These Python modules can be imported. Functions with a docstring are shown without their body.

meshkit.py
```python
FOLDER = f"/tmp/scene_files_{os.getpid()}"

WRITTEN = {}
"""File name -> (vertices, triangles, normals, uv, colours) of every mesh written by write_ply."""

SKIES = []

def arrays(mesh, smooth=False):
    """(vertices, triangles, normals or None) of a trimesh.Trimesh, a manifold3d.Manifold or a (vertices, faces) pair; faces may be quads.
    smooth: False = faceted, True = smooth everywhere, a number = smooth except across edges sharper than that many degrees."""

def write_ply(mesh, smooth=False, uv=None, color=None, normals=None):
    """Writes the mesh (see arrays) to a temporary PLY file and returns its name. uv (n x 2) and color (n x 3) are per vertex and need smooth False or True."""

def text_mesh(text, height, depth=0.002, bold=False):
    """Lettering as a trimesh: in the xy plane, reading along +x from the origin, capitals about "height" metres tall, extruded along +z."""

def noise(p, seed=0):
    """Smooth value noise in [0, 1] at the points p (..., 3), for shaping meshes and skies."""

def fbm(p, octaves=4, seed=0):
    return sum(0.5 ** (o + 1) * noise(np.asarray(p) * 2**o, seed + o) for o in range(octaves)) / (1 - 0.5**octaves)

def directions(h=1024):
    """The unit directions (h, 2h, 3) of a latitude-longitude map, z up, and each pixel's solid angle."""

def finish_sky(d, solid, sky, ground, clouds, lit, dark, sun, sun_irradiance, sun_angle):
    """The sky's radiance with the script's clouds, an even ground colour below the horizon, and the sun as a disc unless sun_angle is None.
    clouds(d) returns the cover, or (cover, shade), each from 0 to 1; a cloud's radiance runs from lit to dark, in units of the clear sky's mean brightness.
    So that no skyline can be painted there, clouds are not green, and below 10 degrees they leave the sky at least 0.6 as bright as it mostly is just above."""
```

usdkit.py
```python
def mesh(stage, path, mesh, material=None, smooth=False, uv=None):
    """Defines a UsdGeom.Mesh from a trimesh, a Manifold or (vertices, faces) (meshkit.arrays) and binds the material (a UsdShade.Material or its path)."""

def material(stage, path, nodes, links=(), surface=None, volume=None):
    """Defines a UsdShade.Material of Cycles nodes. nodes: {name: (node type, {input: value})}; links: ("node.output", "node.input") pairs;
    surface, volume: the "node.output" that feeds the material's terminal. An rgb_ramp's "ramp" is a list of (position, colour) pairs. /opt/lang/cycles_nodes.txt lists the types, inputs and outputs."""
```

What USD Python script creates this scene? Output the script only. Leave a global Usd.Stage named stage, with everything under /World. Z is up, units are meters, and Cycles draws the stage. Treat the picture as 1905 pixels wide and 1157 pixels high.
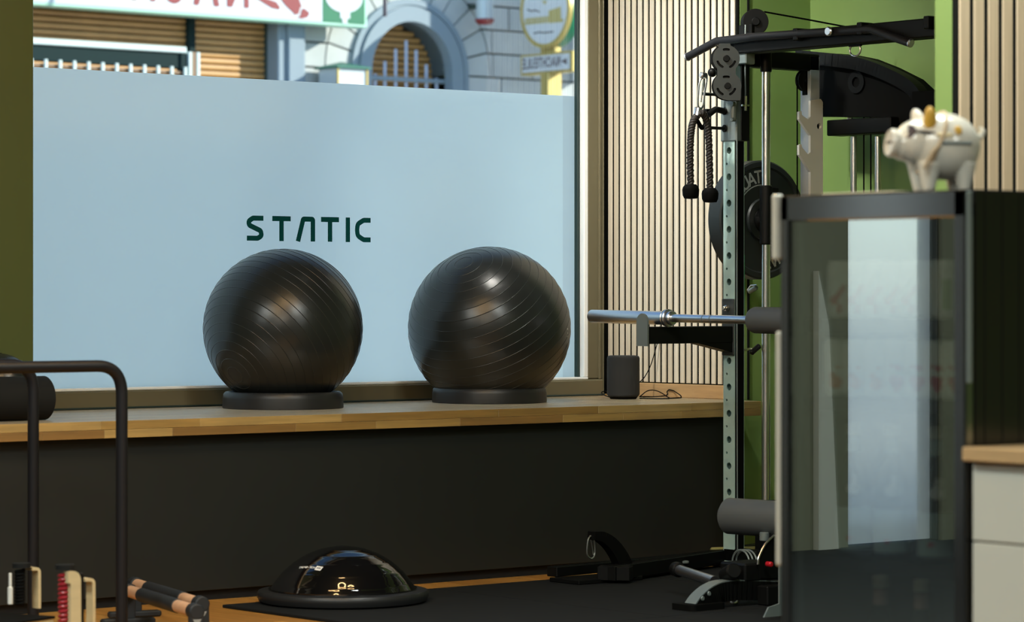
import math, random
import numpy as np, trimesh, shapely, manifold3d
from shapely.geometry import Polygon, LineString, Point
from shapely.ops import unary_union
import usdkit, meshkit
from pxr import Usd, UsdGeom, UsdLux, UsdShade, Sdf, Gf, Vt

random.seed(7); RNG = np.random.default_rng(7)
stage = Usd.Stage.CreateInMemory()
UsdGeom.SetStageUpAxis(stage, 'Z'); UsdGeom.SetStageMetersPerUnit(stage, 1.0)
UsdGeom.Xform.Define(stage, '/World'); UsdGeom.Scope.Define(stage, '/World/Looks')

# ------------------------------------------------------------------ camera, sky, sun, exposure
PX_F, HOR, YAW, EYE = 5695.0, 548.0, math.radians(39.5), 1.025
SN, CS = math.sin(YAW), math.cos(YAW)
cam = UsdGeom.Camera.Define(stage, '/World/camera')
cam.CreateHorizontalApertureAttr(36.0); cam.CreateVerticalApertureAttr(36.0 * 1157 / 1905)
FL = PX_F / 1905 * 36.0
cam.CreateFocalLengthAttr(FL)
cam.CreateVerticalApertureOffsetAttr((HOR - 578.5) / 1905 * 36.0)
cam.CreateFStopAttr(FL / 25.5); cam.CreateFocusDistanceAttr(11.35)
cam.CreateExposureAttr(0.55)
cam.AddTranslateOp().Set(Gf.Vec3d(0, 0, EYE))
cam.AddRotateXYZOp().Set(Gf.Vec3f(90, 0, -math.degrees(YAW)))

sky = UsdLux.DomeLight.Define(stage, '/World/sky'); sky.CreateIntensityAttr(1.0)
usdkit.material(stage, '/World/Looks/sky', {
    's': ('sky_texture', {'sky_type': 'multiple_scattering', 'sun_disc': False, 'sun_elevation': math.radians(42), 'sun_rotation': math.radians(150)}),
    'b': ('background_shader', {'strength': 0.095})}, [('s.color', 'b.color')], surface='b.background')
UsdShade.MaterialBindingAPI.Apply(sky.GetPrim()).Bind(UsdShade.Material.Get(stage, '/World/Looks/sky'))
sun = UsdLux.DistantLight.Define(stage, '/World/sun')
sun.CreateIntensityAttr(1.6); sun.CreateNormalizeAttr(True); sun.CreateAngleAttr(0.53); sun.CreateColorAttr(Gf.Vec3f(1.0, 0.95, 0.86))
# the sun stands behind the house, to the right: it shines on the facade across the street
_sd = np.array([-0.74, 0.52, -0.36]); _sd /= np.linalg.norm(_sd)
_m = Gf.Matrix4d().SetLookAt(Gf.Vec3d(0, 0, 0), Gf.Vec3d(*_sd), Gf.Vec3d(0, 0, 1)).GetInverse()
sun.AddTransformOp().Set(_m)

# ------------------------------------------------------------------ helpers
def at(u, v, X=None, Y=None, Z=None, d=None):
    """the point of the place on a given plane that lies along a line of sight (1905 x 1157 frame)"""
    t = (u - 952.5) / PX_F; w = (v - HOR) / PX_F
    ax, ay = SN + CS * t, CS - SN * t
    if d is None:
        d = X / ax if X is not None else Y / ay if Y is not None else (EYE - Z) / w
    return np.array([d * ax, d * ay, EYE - w * d])

def mat(name, col, rough=0.5, metal=0.0, spec=0.5, noise=None, bump=None, **kw):
    """principled surface; noise=(scale xyz, low factor, high factor) varies the colour, bump=(scale, strength) gives fine relief"""
    path = '/World/Looks/' + name
    nodes = {'p': ('principled_bsdf', {'base_color': col, 'roughness': rough, 'metallic': metal, 'specular_ior_level': spec, **kw})}
    links = []
    if noise or bump:
        nodes['g'] = ('geometry', {})
    if noise:
        sc, lo, hi = noise[:3]
        nodes['m'] = ('mapping', {'scale': sc if np.ndim(sc) else (sc, sc, sc)})
        nodes['n'] = ('noise_texture', {'scale': 1.0, 'detail': 5.0, 'roughness': 0.6})
        nodes['r'] = ('rgb_ramp', {'ramp': [(0.3, tuple(c * lo for c in col)), (0.7, tuple(min(1, c * hi) for c in col))]})
        links += [('g.position', 'm.vector'), ('m.vector', 'n.vector'), ('n.fac', 'r.fac'), ('r.color', 'p.base_color')]
    if bump:
        sc, st = bump
        nodes['bm'] = ('mapping', {'scale': sc if np.ndim(sc) else (sc, sc, sc)})
        nodes['bn'] = ('noise_texture', {'scale': 1.0, 'detail': 3.0})
        nodes['b'] = ('bump', {'strength': st, 'distance': 0.002})
        links += [('g.position', 'bm.vector'), ('bm.vector', 'bn.vector'), ('bn.fac', 'b.height'), ('b.normal', 'p.normal')]
    return usdkit.material(stage, path, nodes, links, surface='p.BSDF')

class MB:
    """collects shapes into one mesh"""
    def __init__(self): self.parts = []
    def add(self, m):
        if hasattr(m, 'to_mesh'):
            v, f, _ = meshkit.arrays(m); m = trimesh.Trimesh(v, f, process=False)
        self.parts.append(m); return self
    def box(self, lo, hi, bevel=0.0):
        lo, hi = np.minimum(lo, hi).astype(float), np.maximum(lo, hi).astype(float)
        return self.add(box(lo, hi, bevel))
    def tube(self, pts, r, n=12): return self.add(tube(pts, r, n))
    def mesh(self): return trimesh.util.concatenate(self.parts) if len(self.parts) > 1 else self.parts[0]

def box(lo, hi, bevel=0.0):
    lo, hi = np.asarray(lo, float), np.asarray(hi, float)
    if bevel <= 0:
        b = trimesh.creation.box(hi - lo); b.apply_translation((lo + hi) / 2); return b
    c, h = (lo + hi) / 2, (hi - lo) / 2
    b = min(bevel, 0.45 * h.min() * 2)
    b = min(b, h.min() * 0.95)
    P = []
    for s in np.ndindex(2, 2, 2):
        s = np.array(s) * 2 - 1
        for k in range(3):
            e = h - b; e[k] = h[k]; P.append(c + s * e)
    return trimesh.convex.convex_hull(np.array(P))

def smooth_path(pts, n=8):
    """Catmull-Rom through the points"""
    P = np.asarray(pts, float); Q = np.vstack([2 * P[0] - P[1], P, 2 * P[-1] - P[-2]]); out = []
    for i in range(1, len(Q) - 2):
        for t in np.linspace(0, 1, n, endpoint=False):
            a, b, c, d = Q[i - 1:i + 3]
            out.append(0.5 * (2 * b + (c - a) * t + (2 * a - 5 * b + 4 * c - d) * t * t + (3 * b - a - 3 * c + d) * t ** 3))
    out.append(P[-1]); return np.array(out)

def fillet(pts, r, n=8):
    """polyline with rounded corners"""
    P = [np.asarray(p, float) for p in pts]; out = [P[0]]
    for i in range(1, len(P) - 1):
        a, b, c = P[i - 1], P[i], P[i + 1]
        u, v = (a - b) / np.linalg.norm(a - b), (c - b) / np.linalg.norm(c - b)
        half = math.acos(np.clip(u @ v, -1, 1)) / 2; L = min(r / math.tan(half), 0.49 * np.linalg.norm(a - b), 0.49 * np.linalg.norm(c - b)) if half < 1.56 else 0
        if L <= 1e-6: out.append(b); continue
        p0, p1 = b + u * L, b + v * L
        for t in np.linspace(0, 1, n + 1):
            out.append((1 - t) ** 2 * p0 + 2 * t * (1 - t) * b + t * t * p1)
    out.append(P[-1]); return np.array(out)

def tube(pts, r, n=12, closed=False, caps=True):
    P = np.asarray(pts, float); k = len(P)
    r = np.full(k, r) if np.ndim(r) == 0 else np.asarray(r, float)
    T = np.gradient(P, axis=0)
    if closed:
        T = np.roll(P, -1, 0) - np.roll(P, 1, 0)
    T /= np.maximum(np.linalg.norm(T, axis=1, keepdims=True), 1e-9)
    a = np.array([0, 0, 1.0]) if abs(T[0][2]) < 0.9 else np.array([1.0, 0, 0])
    N = np.cross(T[0], a); N /= np.linalg.norm(N); V = []
    ang = np.arange(n) * 2 * math.pi / n
    for i in range(k):
        N = N - T[i] * (N @ T[i]); N /= max(np.linalg.norm(N), 1e-9)
        B = np.cross(T[i], N)
        V.append(P[i] + r[i] * (np.cos(ang)[:, None] * N + np.sin(ang)[:, None] * B))
    V = np.vstack(V); F = []
    for i in range(k if closed else k - 1):
        j = (i + 1) % k
        for s in range(n):
            q = (s + 1) % n
            F += [[i * n + s, i * n + q, j * n + q], [i * n + s, j * n + q, j * n + s]]
    if caps and not closed:
        V = np.vstack([V, P[0], P[-1]]); c0, c1 = k * n, k * n + 1
        for s in range(n):
            q = (s + 1) % n
            F += [[c0, q, s], [c1, (k - 1) * n + s, (k - 1) * n + q]]
    m = trimesh.Trimesh(V, np.array(F), process=False)
    if m.volume < 0: m.invert()
    return m

def lathe(profile, n=32):
    """profile of (r, z) pairs turned about z"""
    p = np.array(profile, float); k = len(p); ang = np.arange(n) * 2 * math.pi / n
    V = np.stack([np.outer(p[:, 0], np.cos(ang)), np.outer(p[:, 0], np.sin(ang)), np.repeat(p[:, 1:2], n, 1)], -1).reshape(-1, 3); F = []
    for i in range(k - 1):
        a = i * n + np.arange(n); b = i * n + (np.arange(n) + 1) % n
        F.append(np.stack([a, b, b + n], 1)); F.append(np.stack([a, b + n, a + n], 1))
    m = trimesh.Trimesh(V, np.vstack(F), process=False); m.merge_vertices(); m.update_faces(m.nondegenerate_faces())
    if m.volume < 0: m.invert()
    return m

def basis(ax, up=(0, 0, 1)):
    """rotation whose z column is ax"""
    z = np.asarray(ax, float); z = z / np.linalg.norm(z)
    x = np.cross(up, z)
    if np.linalg.norm(x) < 1e-6: x = np.array([1.0, 0, 0])
    x /= np.linalg.norm(x); M = np.eye(4); M[:3, :3] = np.stack([x, np.cross(z, x), z], 1); return M

def place(m, ax=None, loc=(0, 0, 0), R=None):
    m = m.copy(); M = np.eye(4) if R is None and ax is None else (R if R is not None else basis(ax)); M = M.copy(); M[:3, 3] = loc
    m.apply_transform(M)
    if np.linalg.det(M[:3, :3]) < 0: m.invert()
    return m

def rod(a, b, r, n=16, bevel=0.0):
    a, b = np.asarray(a, float), np.asarray(b, float); L = np.linalg.norm(b - a)
    pr = [(0, 0), (r - bevel, 0), (r, bevel), (r, L - bevel), (r - bevel, L), (0, L)] if bevel else [(0, 0), (r, 0), (r, L), (0, L)]
    return place(lathe(pr, n), b - a, a)

def prism(poly, h):
    """polygon (shapely or points) in xy, extruded along z from 0 to h"""
    poly = poly if hasattr(poly, 'geom_type') else Polygon(poly)
    gs = [g for g in getattr(poly, 'geoms', [poly]) if g.area > 1e-9]
    return trimesh.util.concatenate([trimesh.creation.extrude_polygon(g, h, engine='earcut') for g in gs])

def plane_frame(origin, ex, ey):
    M = np.eye(4); ex, ey = np.asarray(ex, float), np.asarray(ey, float)
    M[:3, 0], M[:3, 1], M[:3, 2], M[:3, 3] = ex, ey, np.cross(ex, ey), origin; return M

def put(m, M):
    m = m.copy(); m.apply_transform(M)
    if np.linalg.det(M[:3, :3]) < 0: m.invert()
    return m

USED, BASE = {}, {}
def path_for(name, parent):
    root = str(parent.GetPath()) if parent is not None else '/World'
    k = USED.get((root, name), -1) + 1; USED[(root, name)] = k
    return root + '/' + (name if k == 0 else f'{name}_{k:03d}')

def tag(o, label=None, cat=None, group=None, kind=None):
    o = o.GetPrim() if hasattr(o, 'GetPrim') else o
    for k, v in (('label', label), ('category', cat), ('group', group), ('kind', kind)):
        if v: o.SetCustomDataByKey(k, v)
    return o

def thing(name, label=None, cat=None, loc=(0, 0, 0), group=None, kind=None, rotz=0.0):
    p = path_for(name, None); x = UsdGeom.Xform.Define(stage, p)
    x.AddTranslateOp().Set(Gf.Vec3d(*map(float, loc)))
    if rotz: x.AddRotateZOp().Set(float(rotz))
    BASE[p] = np.asarray(loc, float); return tag(x, label, cat, group, kind)

def obj(name, m, material, parent=None, smooth=35, label=None, local=False, kind=None):
    """ONE mesh; given in world coordinates unless local"""
    if isinstance(m, MB): m = m.mesh()
    if hasattr(m, 'to_mesh'):
        v, f, _ = meshkit.arrays(m); m = trimesh.Trimesh(v, f, process=False)
    p = path_for(name, parent)
    base = BASE.get('/' + '/'.join(p.split('/')[1:3]))
    if base is not None and parent is not None and not local:
        m = m.copy(); m.apply_translation(-base)
    o = usdkit.mesh(stage, p, m, material, smooth=smooth).GetPrim()
    return tag(o, label, None, None, kind)

def single(name, m, material, label, cat, group=None, smooth=35, kind=None):
    """a thing that is one mesh"""
    if isinstance(m, MB): m = m.mesh()
    c = m.bounds.mean(0); c[2] = m.bounds[0][2]
    t = thing(name, label, cat, c, group, kind); obj('body', m, material, t, smooth); return t

def struct(name, m, material, parent=None, smooth=30):
    return obj(name, m, material, parent, smooth, kind='structure' if parent is None else None)

def copy_of(root, name, loc, rotz=0.0, label=None, group=None):
    was = root.GetCustomData()
    r = thing(name, label or was.get('label'), was.get('category'), loc, group or was.get('group'), None, rotz)
    r.GetReferences().AddInternalReference(root.GetPath()); r.SetInstanceable(True); return r

# ------------------------------------------------------------------ materials
M = {}
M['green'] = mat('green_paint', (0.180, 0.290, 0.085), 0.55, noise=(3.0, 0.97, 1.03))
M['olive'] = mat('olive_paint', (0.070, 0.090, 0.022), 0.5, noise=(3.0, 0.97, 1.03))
M['white'] = mat('white_paint', (0.74, 0.75, 0.72), 0.6, noise=(2.0, 0.98, 1.02))
M['darkceil'] = mat('unseen_dark_ceiling', (0.03, 0.032, 0.03), 0.8)  # out of view; kept dark to cut bounce light and reflections
M['rearwall'] = mat('unseen_dark_wall', (0.10, 0.11, 0.085), 0.7)  # unseen left and back walls, toned down so little light bounces
M['greywall'] = mat('grey_wall_paint', (0.30, 0.31, 0.29), 0.6)
M['charcoal'] = mat('charcoal_panel', (0.0125, 0.0145, 0.0125), 0.6, noise=(2.5, 0.93, 1.07))
M['toe'] = mat('black_recess', (0.006, 0.006, 0.006), 0.8)
M['felt'] = mat('black_felt', (0.007, 0.008, 0.007), 0.95, spec=0.1)
for i, c in enumerate([(0.66, 0.595, 0.47), (0.62, 0.555, 0.43), (0.70, 0.64, 0.52)]):
    M[f'slat{i}'] = mat(f'pale_oak_slat_{"abc"[i]}', c, 0.5, noise=((70.0, 70.0, 2.5), 0.86, 1.10))
M['pierslat'] = mat('warm_oak_slat', (0.60, 0.475, 0.315), 0.5, noise=((70.0, 70.0, 2.5), 0.88, 1.08))
for i, c in enumerate([(0.43, 0.265, 0.075), (0.35, 0.20, 0.05), (0.50, 0.33, 0.11), (0.29, 0.155, 0.04)]):
    M[f'stave{i}'] = mat(f'oak_stave_{"abcd"[i]}', c, 0.35, coat_weight=1.0, coat_ior=1.8, coat_roughness=0.42, sheen_weight=0.8, sheen_roughness=0.3, sheen_tint=(1.0, 0.94, 0.84), noise=((4.0, 70.0, 70.0), 0.78, 1.15))
for i, c in enumerate([(0.50, 0.245, 0.055), (0.44, 0.21, 0.045), (0.56, 0.29, 0.07)]):
    M[f'plank{i}'] = mat(f'floor_plank_{"abc"[i]}', c, 0.38, noise=((45.0, 3.0, 45.0), 0.8, 1.15))
M['board'] = mat('oak_upstand', (0.50, 0.32, 0.15), 0.45, noise=((60.0, 4.0, 30.0), 0.8, 1.15))
M['rubber'] = mat('rubber_tile', (0.0058, 0.0072, 0.008), 0.85, spec=0.25, noise=(420.0, 0.6, 1.7), bump=(500.0, 0.25))
M['rubber_side'] = mat('rubber_edge', (0.010, 0.011, 0.011), 0.75)
M['frame'] = mat('bronze_window_frame', (0.160, 0.142, 0.085), 0.42, 0.25)
M['gasket'] = mat('pale_glazing_bead', (0.85, 0.88, 0.88), 0.4)
M['dark_gasket'] = mat('dark_glazing_seal', (0.012, 0.03, 0.028), 0.6)
M['letter'] = mat('teal_lettering', (0.0005, 0.075, 0.078), 0.6, spec=0.15)
M['ball'] = mat('black_ball_vinyl', (0.017, 0.020, 0.0195), 0.29, spec=0.55, bump=(260.0, 0.05))
M['ringbase'] = mat('black_ring_plastic', (0.018, 0.019, 0.020), 0.42)
M['dome'] = mat('gloss_black_dome', (0.0045, 0.0045, 0.005), 0.05, spec=1.0)
M['black'] = mat('black_powder_coat', (0.0045, 0.005, 0.005), 0.48, spec=0.18)
M['blackmatt'] = mat('matt_black', (0.0035, 0.0038, 0.0036), 0.7, spec=0.08)
M['tubeblack'] = mat('satin_black_tube', (0.0085, 0.0085, 0.0105), 0.48, spec=0.35)
M['foam'] = mat('black_foam', (0.008, 0.009, 0.009), 0.8, spec=0.25, bump=(420.0, 0.3))
M['greypad'] = mat('grey_pad_vinyl', (0.085, 0.095, 0.098), 0.5)
M['steel'] = mat('brushed_steel', (0.78, 0.79, 0.82), 0.28, 1.0)
M['chrome'] = mat('chrome', (0.93, 0.93, 0.95), 0.27, 1.0)
M['darkgrey'] = mat('dark_grey_plate', (0.035, 0.042, 0.041), 0.45)
M['zinc'] = mat('zinc_upright', (0.50, 0.70, 0.65), 0.36, 0.15, noise=(7.0, 0.88, 1.1))
M['paleplate'] = mat('pale_steel_plate', (0.78, 0.78, 0.72), 0.4, 0.0)
M['greysteel'] = mat('grey_steel', (0.20, 0.24, 0.235), 0.42, 0.3)
M['bluesteel'] = mat('pale_blue_upright', (0.56, 0.64, 0.70), 0.4, 0.0)
M['bolt'] = mat('bolt_steel', (0.75, 0.73, 0.66), 0.18, 1.0)
M['speaker'] = mat('charcoal_speaker_fabric', (0.017, 0.019, 0.020), 0.85, bump=(900.0, 0.5))
M['rope'] = mat('black_rope', (0.021, 0.018, 0.016), 0.62)
M['print'] = mat('pale_print', (0.55, 0.57, 0.55), 0.6)
M['printwhite'] = mat('white_print', (0.85, 0.85, 0.84), 0.5)
M['disc'] = mat('dark_bumper_rubber', (0.016, 0.020, 0.019), 0.45)
M['greenband'] = mat('green_band', (0.005, 0.20, 0.045), 0.5)
M['yellow'] = mat('yellow_tag', (0.75, 0.45, 0.03), 0.5)
M['red'] = mat('red_spring', (0.33, 0.018, 0.028), 0.35)
M['redknob'] = mat('red_knob', (0.5, 0.01, 0.02), 0.3)
M['cream'] = mat('cream_bent_wood', (0.62, 0.51, 0.29), 0.45, noise=((8.0, 8.0, 50.0), 0.93, 1.05))
M['handlewood'] = mat('beech_handle', (0.66, 0.39, 0.23), 0.45, noise=(25.0, 0.9, 1.08))
M['grip'] = mat('blue_black_grip', (0.013, 0.017, 0.021), 0.6)
M['fridgeblack'] = mat('fridge_black', (0.011, 0.011, 0.010), 0.33)
M['fridgeside'] = mat('fridge_side_black', (0.009, 0.008, 0.007), 0.16)
M['fridgein'] = mat('fridge_liner_grey', (0.16, 0.165, 0.14), 0.5)
M['fridgetop'] = mat('fridge_top_olive', (0.16, 0.155, 0.10), 0.5)
M['handle'] = mat('pale_door_handle', (0.55, 0.55, 0.48), 0.4)
M['greyprofile'] = mat('grey_door_profile', (0.17, 0.21, 0.20), 0.4)
M['shelf'] = mat('black_wire_shelf', (0.02, 0.021, 0.02), 0.4)
M['pig'] = mat('glazed_white_china', (0.70, 0.665, 0.565), 0.16, spec=0.5)
M['gold'] = mat('gold_glaze', (0.60, 0.36, 0.05), 0.35)
M['ribbon'] = mat('beige_ribbon', (0.52, 0.40, 0.25), 0.6)
M['darkprint'] = mat('dark_print', (0.03, 0.02, 0.03), 0.4)
M['drawer'] = mat('white_drawer_front', (0.55, 0.57, 0.51), 0.42)
M['canwhite'] = mat('white_can', (0.85, 0.85, 0.80), 0.35)
M['canred'] = mat('red_can_print', (0.55, 0.035, 0.04), 0.45)
M['canorange'] = mat('orange_can_print', (0.72, 0.20, 0.04), 0.45)
M['cangreen'] = mat('green_can_print', (0.25, 0.42, 0.13), 0.45)
M['canpink'] = mat('pink_can_print', (0.60, 0.05, 0.10), 0.45)
M['canlid'] = mat('can_lid', (0.6, 0.5, 0.35), 0.3, 0.7)
M['label'] = mat('pale_blue_label', (0.42, 0.55, 0.56), 0.5)
M['bottle'] = mat('dark_bottle_glass', (0.02, 0.035, 0.03), 0.08, spec=0.6)
M['cap'] = mat('pale_cap', (0.66, 0.65, 0.55), 0.45)
M['neckpink'] = mat('pink_neck_foil', (0.50, 0.32, 0.27), 0.4)
# outdoors
M['stucco'] = mat('white_stucco', (0.46, 0.46, 0.445), 0.8, noise=(5.0, 0.93, 1.05))
M['stucco2'] = mat('white_stucco_darker', (0.43, 0.44, 0.43), 0.8, noise=(4.0, 0.92, 1.05))  # slightly darker tone, alternating from stone to stone
M['joint'] = mat('dark_joint', (0.035, 0.05, 0.04), 0.9)
M['greystone'] = mat('blue_grey_surround', (0.21, 0.26, 0.30), 0.7)
M['shutter'] = mat('brown_shutter_slat', (0.50, 0.26, 0.085), 0.5, noise=(6.0, 0.9, 1.08))
M['shutter_gap'] = mat('shutter_gap', (0.03, 0.018, 0.009), 0.8)
M['asphalt'] = mat('asphalt', (0.34, 0.34, 0.35), 0.85, noise=(8.0, 0.85, 1.15))
M['pavement'] = mat('pavement', (0.50, 0.51, 0.52), 0.85, noise=(4.0, 0.9, 1.1))
M['signwhite'] = mat('white_sign_face', (0.56, 0.58, 0.60), 0.3)
M['signred'] = mat('red_sign_print', (0.22, 0.008, 0.012), 0.4)
M['signgreen'] = mat('green_sign_panel', (0.0, 0.14, 0.055), 0.35)
M['signedge'] = mat('pale_green_sign_edge', (0.42, 0.68, 0.52), 0.35)
M['signgold'] = mat('gold_sign_rim', (0.46, 0.34, 0.10), 0.4, 0.3)
M['goldprint'] = mat('gold_sign_print', (0.42, 0.34, 0.12), 0.5)
M['signdark'] = mat('dark_sign_print', (0.045, 0.03, 0.045), 0.5)
M['darkteal'] = mat('dark_teal_panel', (0.010, 0.024, 0.024), 0.7, spec=0.1)
M['picket'] = mat('pale_picket', (0.50, 0.58, 0.55), 0.5)
M['lampgreen'] = mat('green_lantern_roof', (0.0, 0.12, 0.075), 0.4)
M['lampglass'] = mat('milky_lantern_glass', (0.50, 0.53, 0.54), 0.3)
M['brownpost'] = mat('brown_post', (0.20, 0.11, 0.055), 0.6)

def emit(name, col, strength):
    return usdkit.material(stage, '/World/Looks/' + name, {'e': ('emission', {'color': col, 'strength': strength})}, [], surface='e.emission')
M['warmlamp'] = emit('warm_lamp_glow', (1.0, 0.62, 0.26), 36.0)
M['coollamp'] = emit('neutral_lamp_glow', (1.0, 0.92, 0.78), 26.0)

M['pane'] = usdkit.material(stage, '/World/Looks/window_pane', {
    't': ('transparent_bsdf', {'color': (0.93, 0.97, 0.96)}), 'g': ('glossy_bsdf', {'color': (1, 1, 1), 'roughness': 0.0}),
    'f': ('fresnel', {'IOR': 1.45}), 'k': ('math', {'math_type': 'multiply', 'value2': 0.3}), 'm': ('mix_closure', {})},
    [('f.fac', 'k.value1'), ('k.value', 'm.fac'), ('t.BSDF', 'm.closure1'), ('g.BSDF', 'm.closure2')], surface='m.closure')
def film(name, col, clear=0.0):
    return usdkit.material(stage, '/World/Looks/' + name, {
        't': ('translucent_bsdf', {'color': col}), 'd': ('diffuse_bsdf', {'color': (0.40, 0.44, 0.45)}), 'm': ('mix_closure', {'fac': 0.10}),
        'r': ('refraction_bsdf', {'color': col, 'roughness': 0.62, 'IOR': 1.05}), 'm2': ('mix_closure', {'fac': clear})},
        [('t.BSDF', 'm.closure1'), ('d.BSDF', 'm.closure2'), ('m.closure', 'm2.closure1'), ('r.BSDF', 'm2.closure2')], surface='m2.closure')
M['film'] = film('frosted_film', (0.84, 0.985, 1.0), 0.15)
M['film2'] = film('frosted_film_darker', (0.74, 0.86, 0.88), 0.10)  # slightly darker film for the strip at the right edge
M['doorfilm'] = film('frosted_door_film', (1.0, 0.98, 0.90), 0.4)
M['fridgeglass'] = usdkit.material(stage, '/World/Looks/fridge_glass', {
    't': ('transparent_bsdf', {'color': (0.95, 0.97, 0.95)}), 'g': ('glossy_bsdf', {'color': (0.92, 1.0, 0.95), 'roughness': 0.0}), 'm': ('mix_closure', {'fac': 0.56})},
    [('t.BSDF', 'm.closure1'), ('g.BSDF', 'm.closure2')], surface='m.closure')

# ------------------------------------------------------------------ the room
XS, YG, YJ, XW, CEIL = 8.30, 9.46, 8.68, 8.70, 3.05      # slat wall, window glass, jog wall, alcove wall
SILL, SF, PF = 0.614, 8.51, 8.56                         # bench top height, its front edge, bench front panel
WL = 5.20                                                # left end of the window
struct('floor', MB().box((-4.2, -3.2, -0.12), (9.0, 9.6, -0.012)), mat('floor_base', (0.30, 0.15, 0.045), 0.45, noise=((30.0, 2.0, 30.0), 0.8, 1.15)))
fl = stage.GetPrimAtPath('/World/floor')
obj('rubber_sheet', box((-4.2, -3.2, -0.012), (4.2, 9.6, 0.0)), M['rubber'], fl, smooth=False)
for ix in range(28):                                     # planks run towards the window
    x0 = 4.2 + ix * 0.17; y = -3.2 if False else 5.6 - random.random() * 0.9
    while y < 9.5:
        L = random.choice([0.9, 1.2, 1.4]); y1 = min(y + L, 9.55)
        obj('plank', box((x0 + 0.0008, y + 0.0008, -0.012), (x0 + 0.1692, y1 - 0.0008, 0.0 - random.random() * 0.0006), 0.0012), M[f'plank{random.randrange(3)}'], fl, smooth=False)
        y = y1
struct('ceiling', MB().box((-4.2, -3.2, CEIL), (9.0, 9.75, CEIL + 0.2)), M['darkceil'])
struct('wall_left', MB().box((-4.3, -3.2, 0), (-4.2, 9.6, CEIL)), M['rearwall'])
struct('wall_back', MB().box((-4.3, -3.3, 0), (9.0, -3.2, CEIL)), M['rearwall'])
YE, DX0, DX1 = 8.72, 0.10, 0.66                         # entrance wall with a glazed door, left of the bench (seen in the fridge glass)
struct('wall_entrance', MB().box((-4.3, YE, 0), (DX0, YE + 0.15, CEIL)).box((DX1, YE, 0), (4.35, YE + 0.15, CEIL)).box((DX0, YE, 2.5), (DX1, YE + 0.15, CEIL)).box((4.2, YE + 0.1, 0), (4.35, YG + 0.15, CEIL)), mat('dark_olive_wall', (0.095, 0.098, 0.07), 0.6))
ww = struct('wall_window', MB().box((4.2, YG - 0.12, 0), (WL, YG + 0.15, CEIL))
            .box((WL, YG - 0.12, 2.88), (8.45, YG + 0.25, CEIL)).box((WL, YG - 0.12, -0.1), (8.45, YG + 0.25, SILL - 0.06)).box((8.31, YG - 0.012, 0.0), (8.6, YG + 0.05, CEIL)), M['white'])
struct('trim_4', box((8.236, YG - 0.012, SILL - 0.05), (8.32, YG - 0.002, 2.9)), M['felt'])
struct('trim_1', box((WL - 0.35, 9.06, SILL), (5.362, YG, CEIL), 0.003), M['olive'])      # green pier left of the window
wr = struct('wall_right', MB().box((XS + 0.012, YJ, 0), (XS + 0.4, YG + 0.04, CEIL)), M['green'])
obj('felt_backing', box((XS, YJ + 0.002, SILL + 0.056), (XS + 0.012, YG - 0.003, CEIL)), M['felt'], wr)
n_sl = 21; pitch = (YG - 0.018 - YJ) / n_sl
for i in range(n_sl):
    y1 = YG - 0.018 - i * pitch; w = pitch * 0.63
    obj('slat', box((XS - 0.006, y1 - w, SILL + 0.058), (XS + 0.001, y1, CEIL), 0.0012), M[f'slat{i * 7 % 3}'], wr)
struct('wall_alcove', MB().box((XS + 0.012, YJ + 0.002, 0), (XW + 0.2, YJ + 0.15, CEIL)), M['green'])
struct('wall_alcove_side', MB().box((XW, -3.2, 0), (XW + 0.2, YJ + 0.1, CEIL)), M['green'])
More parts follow.
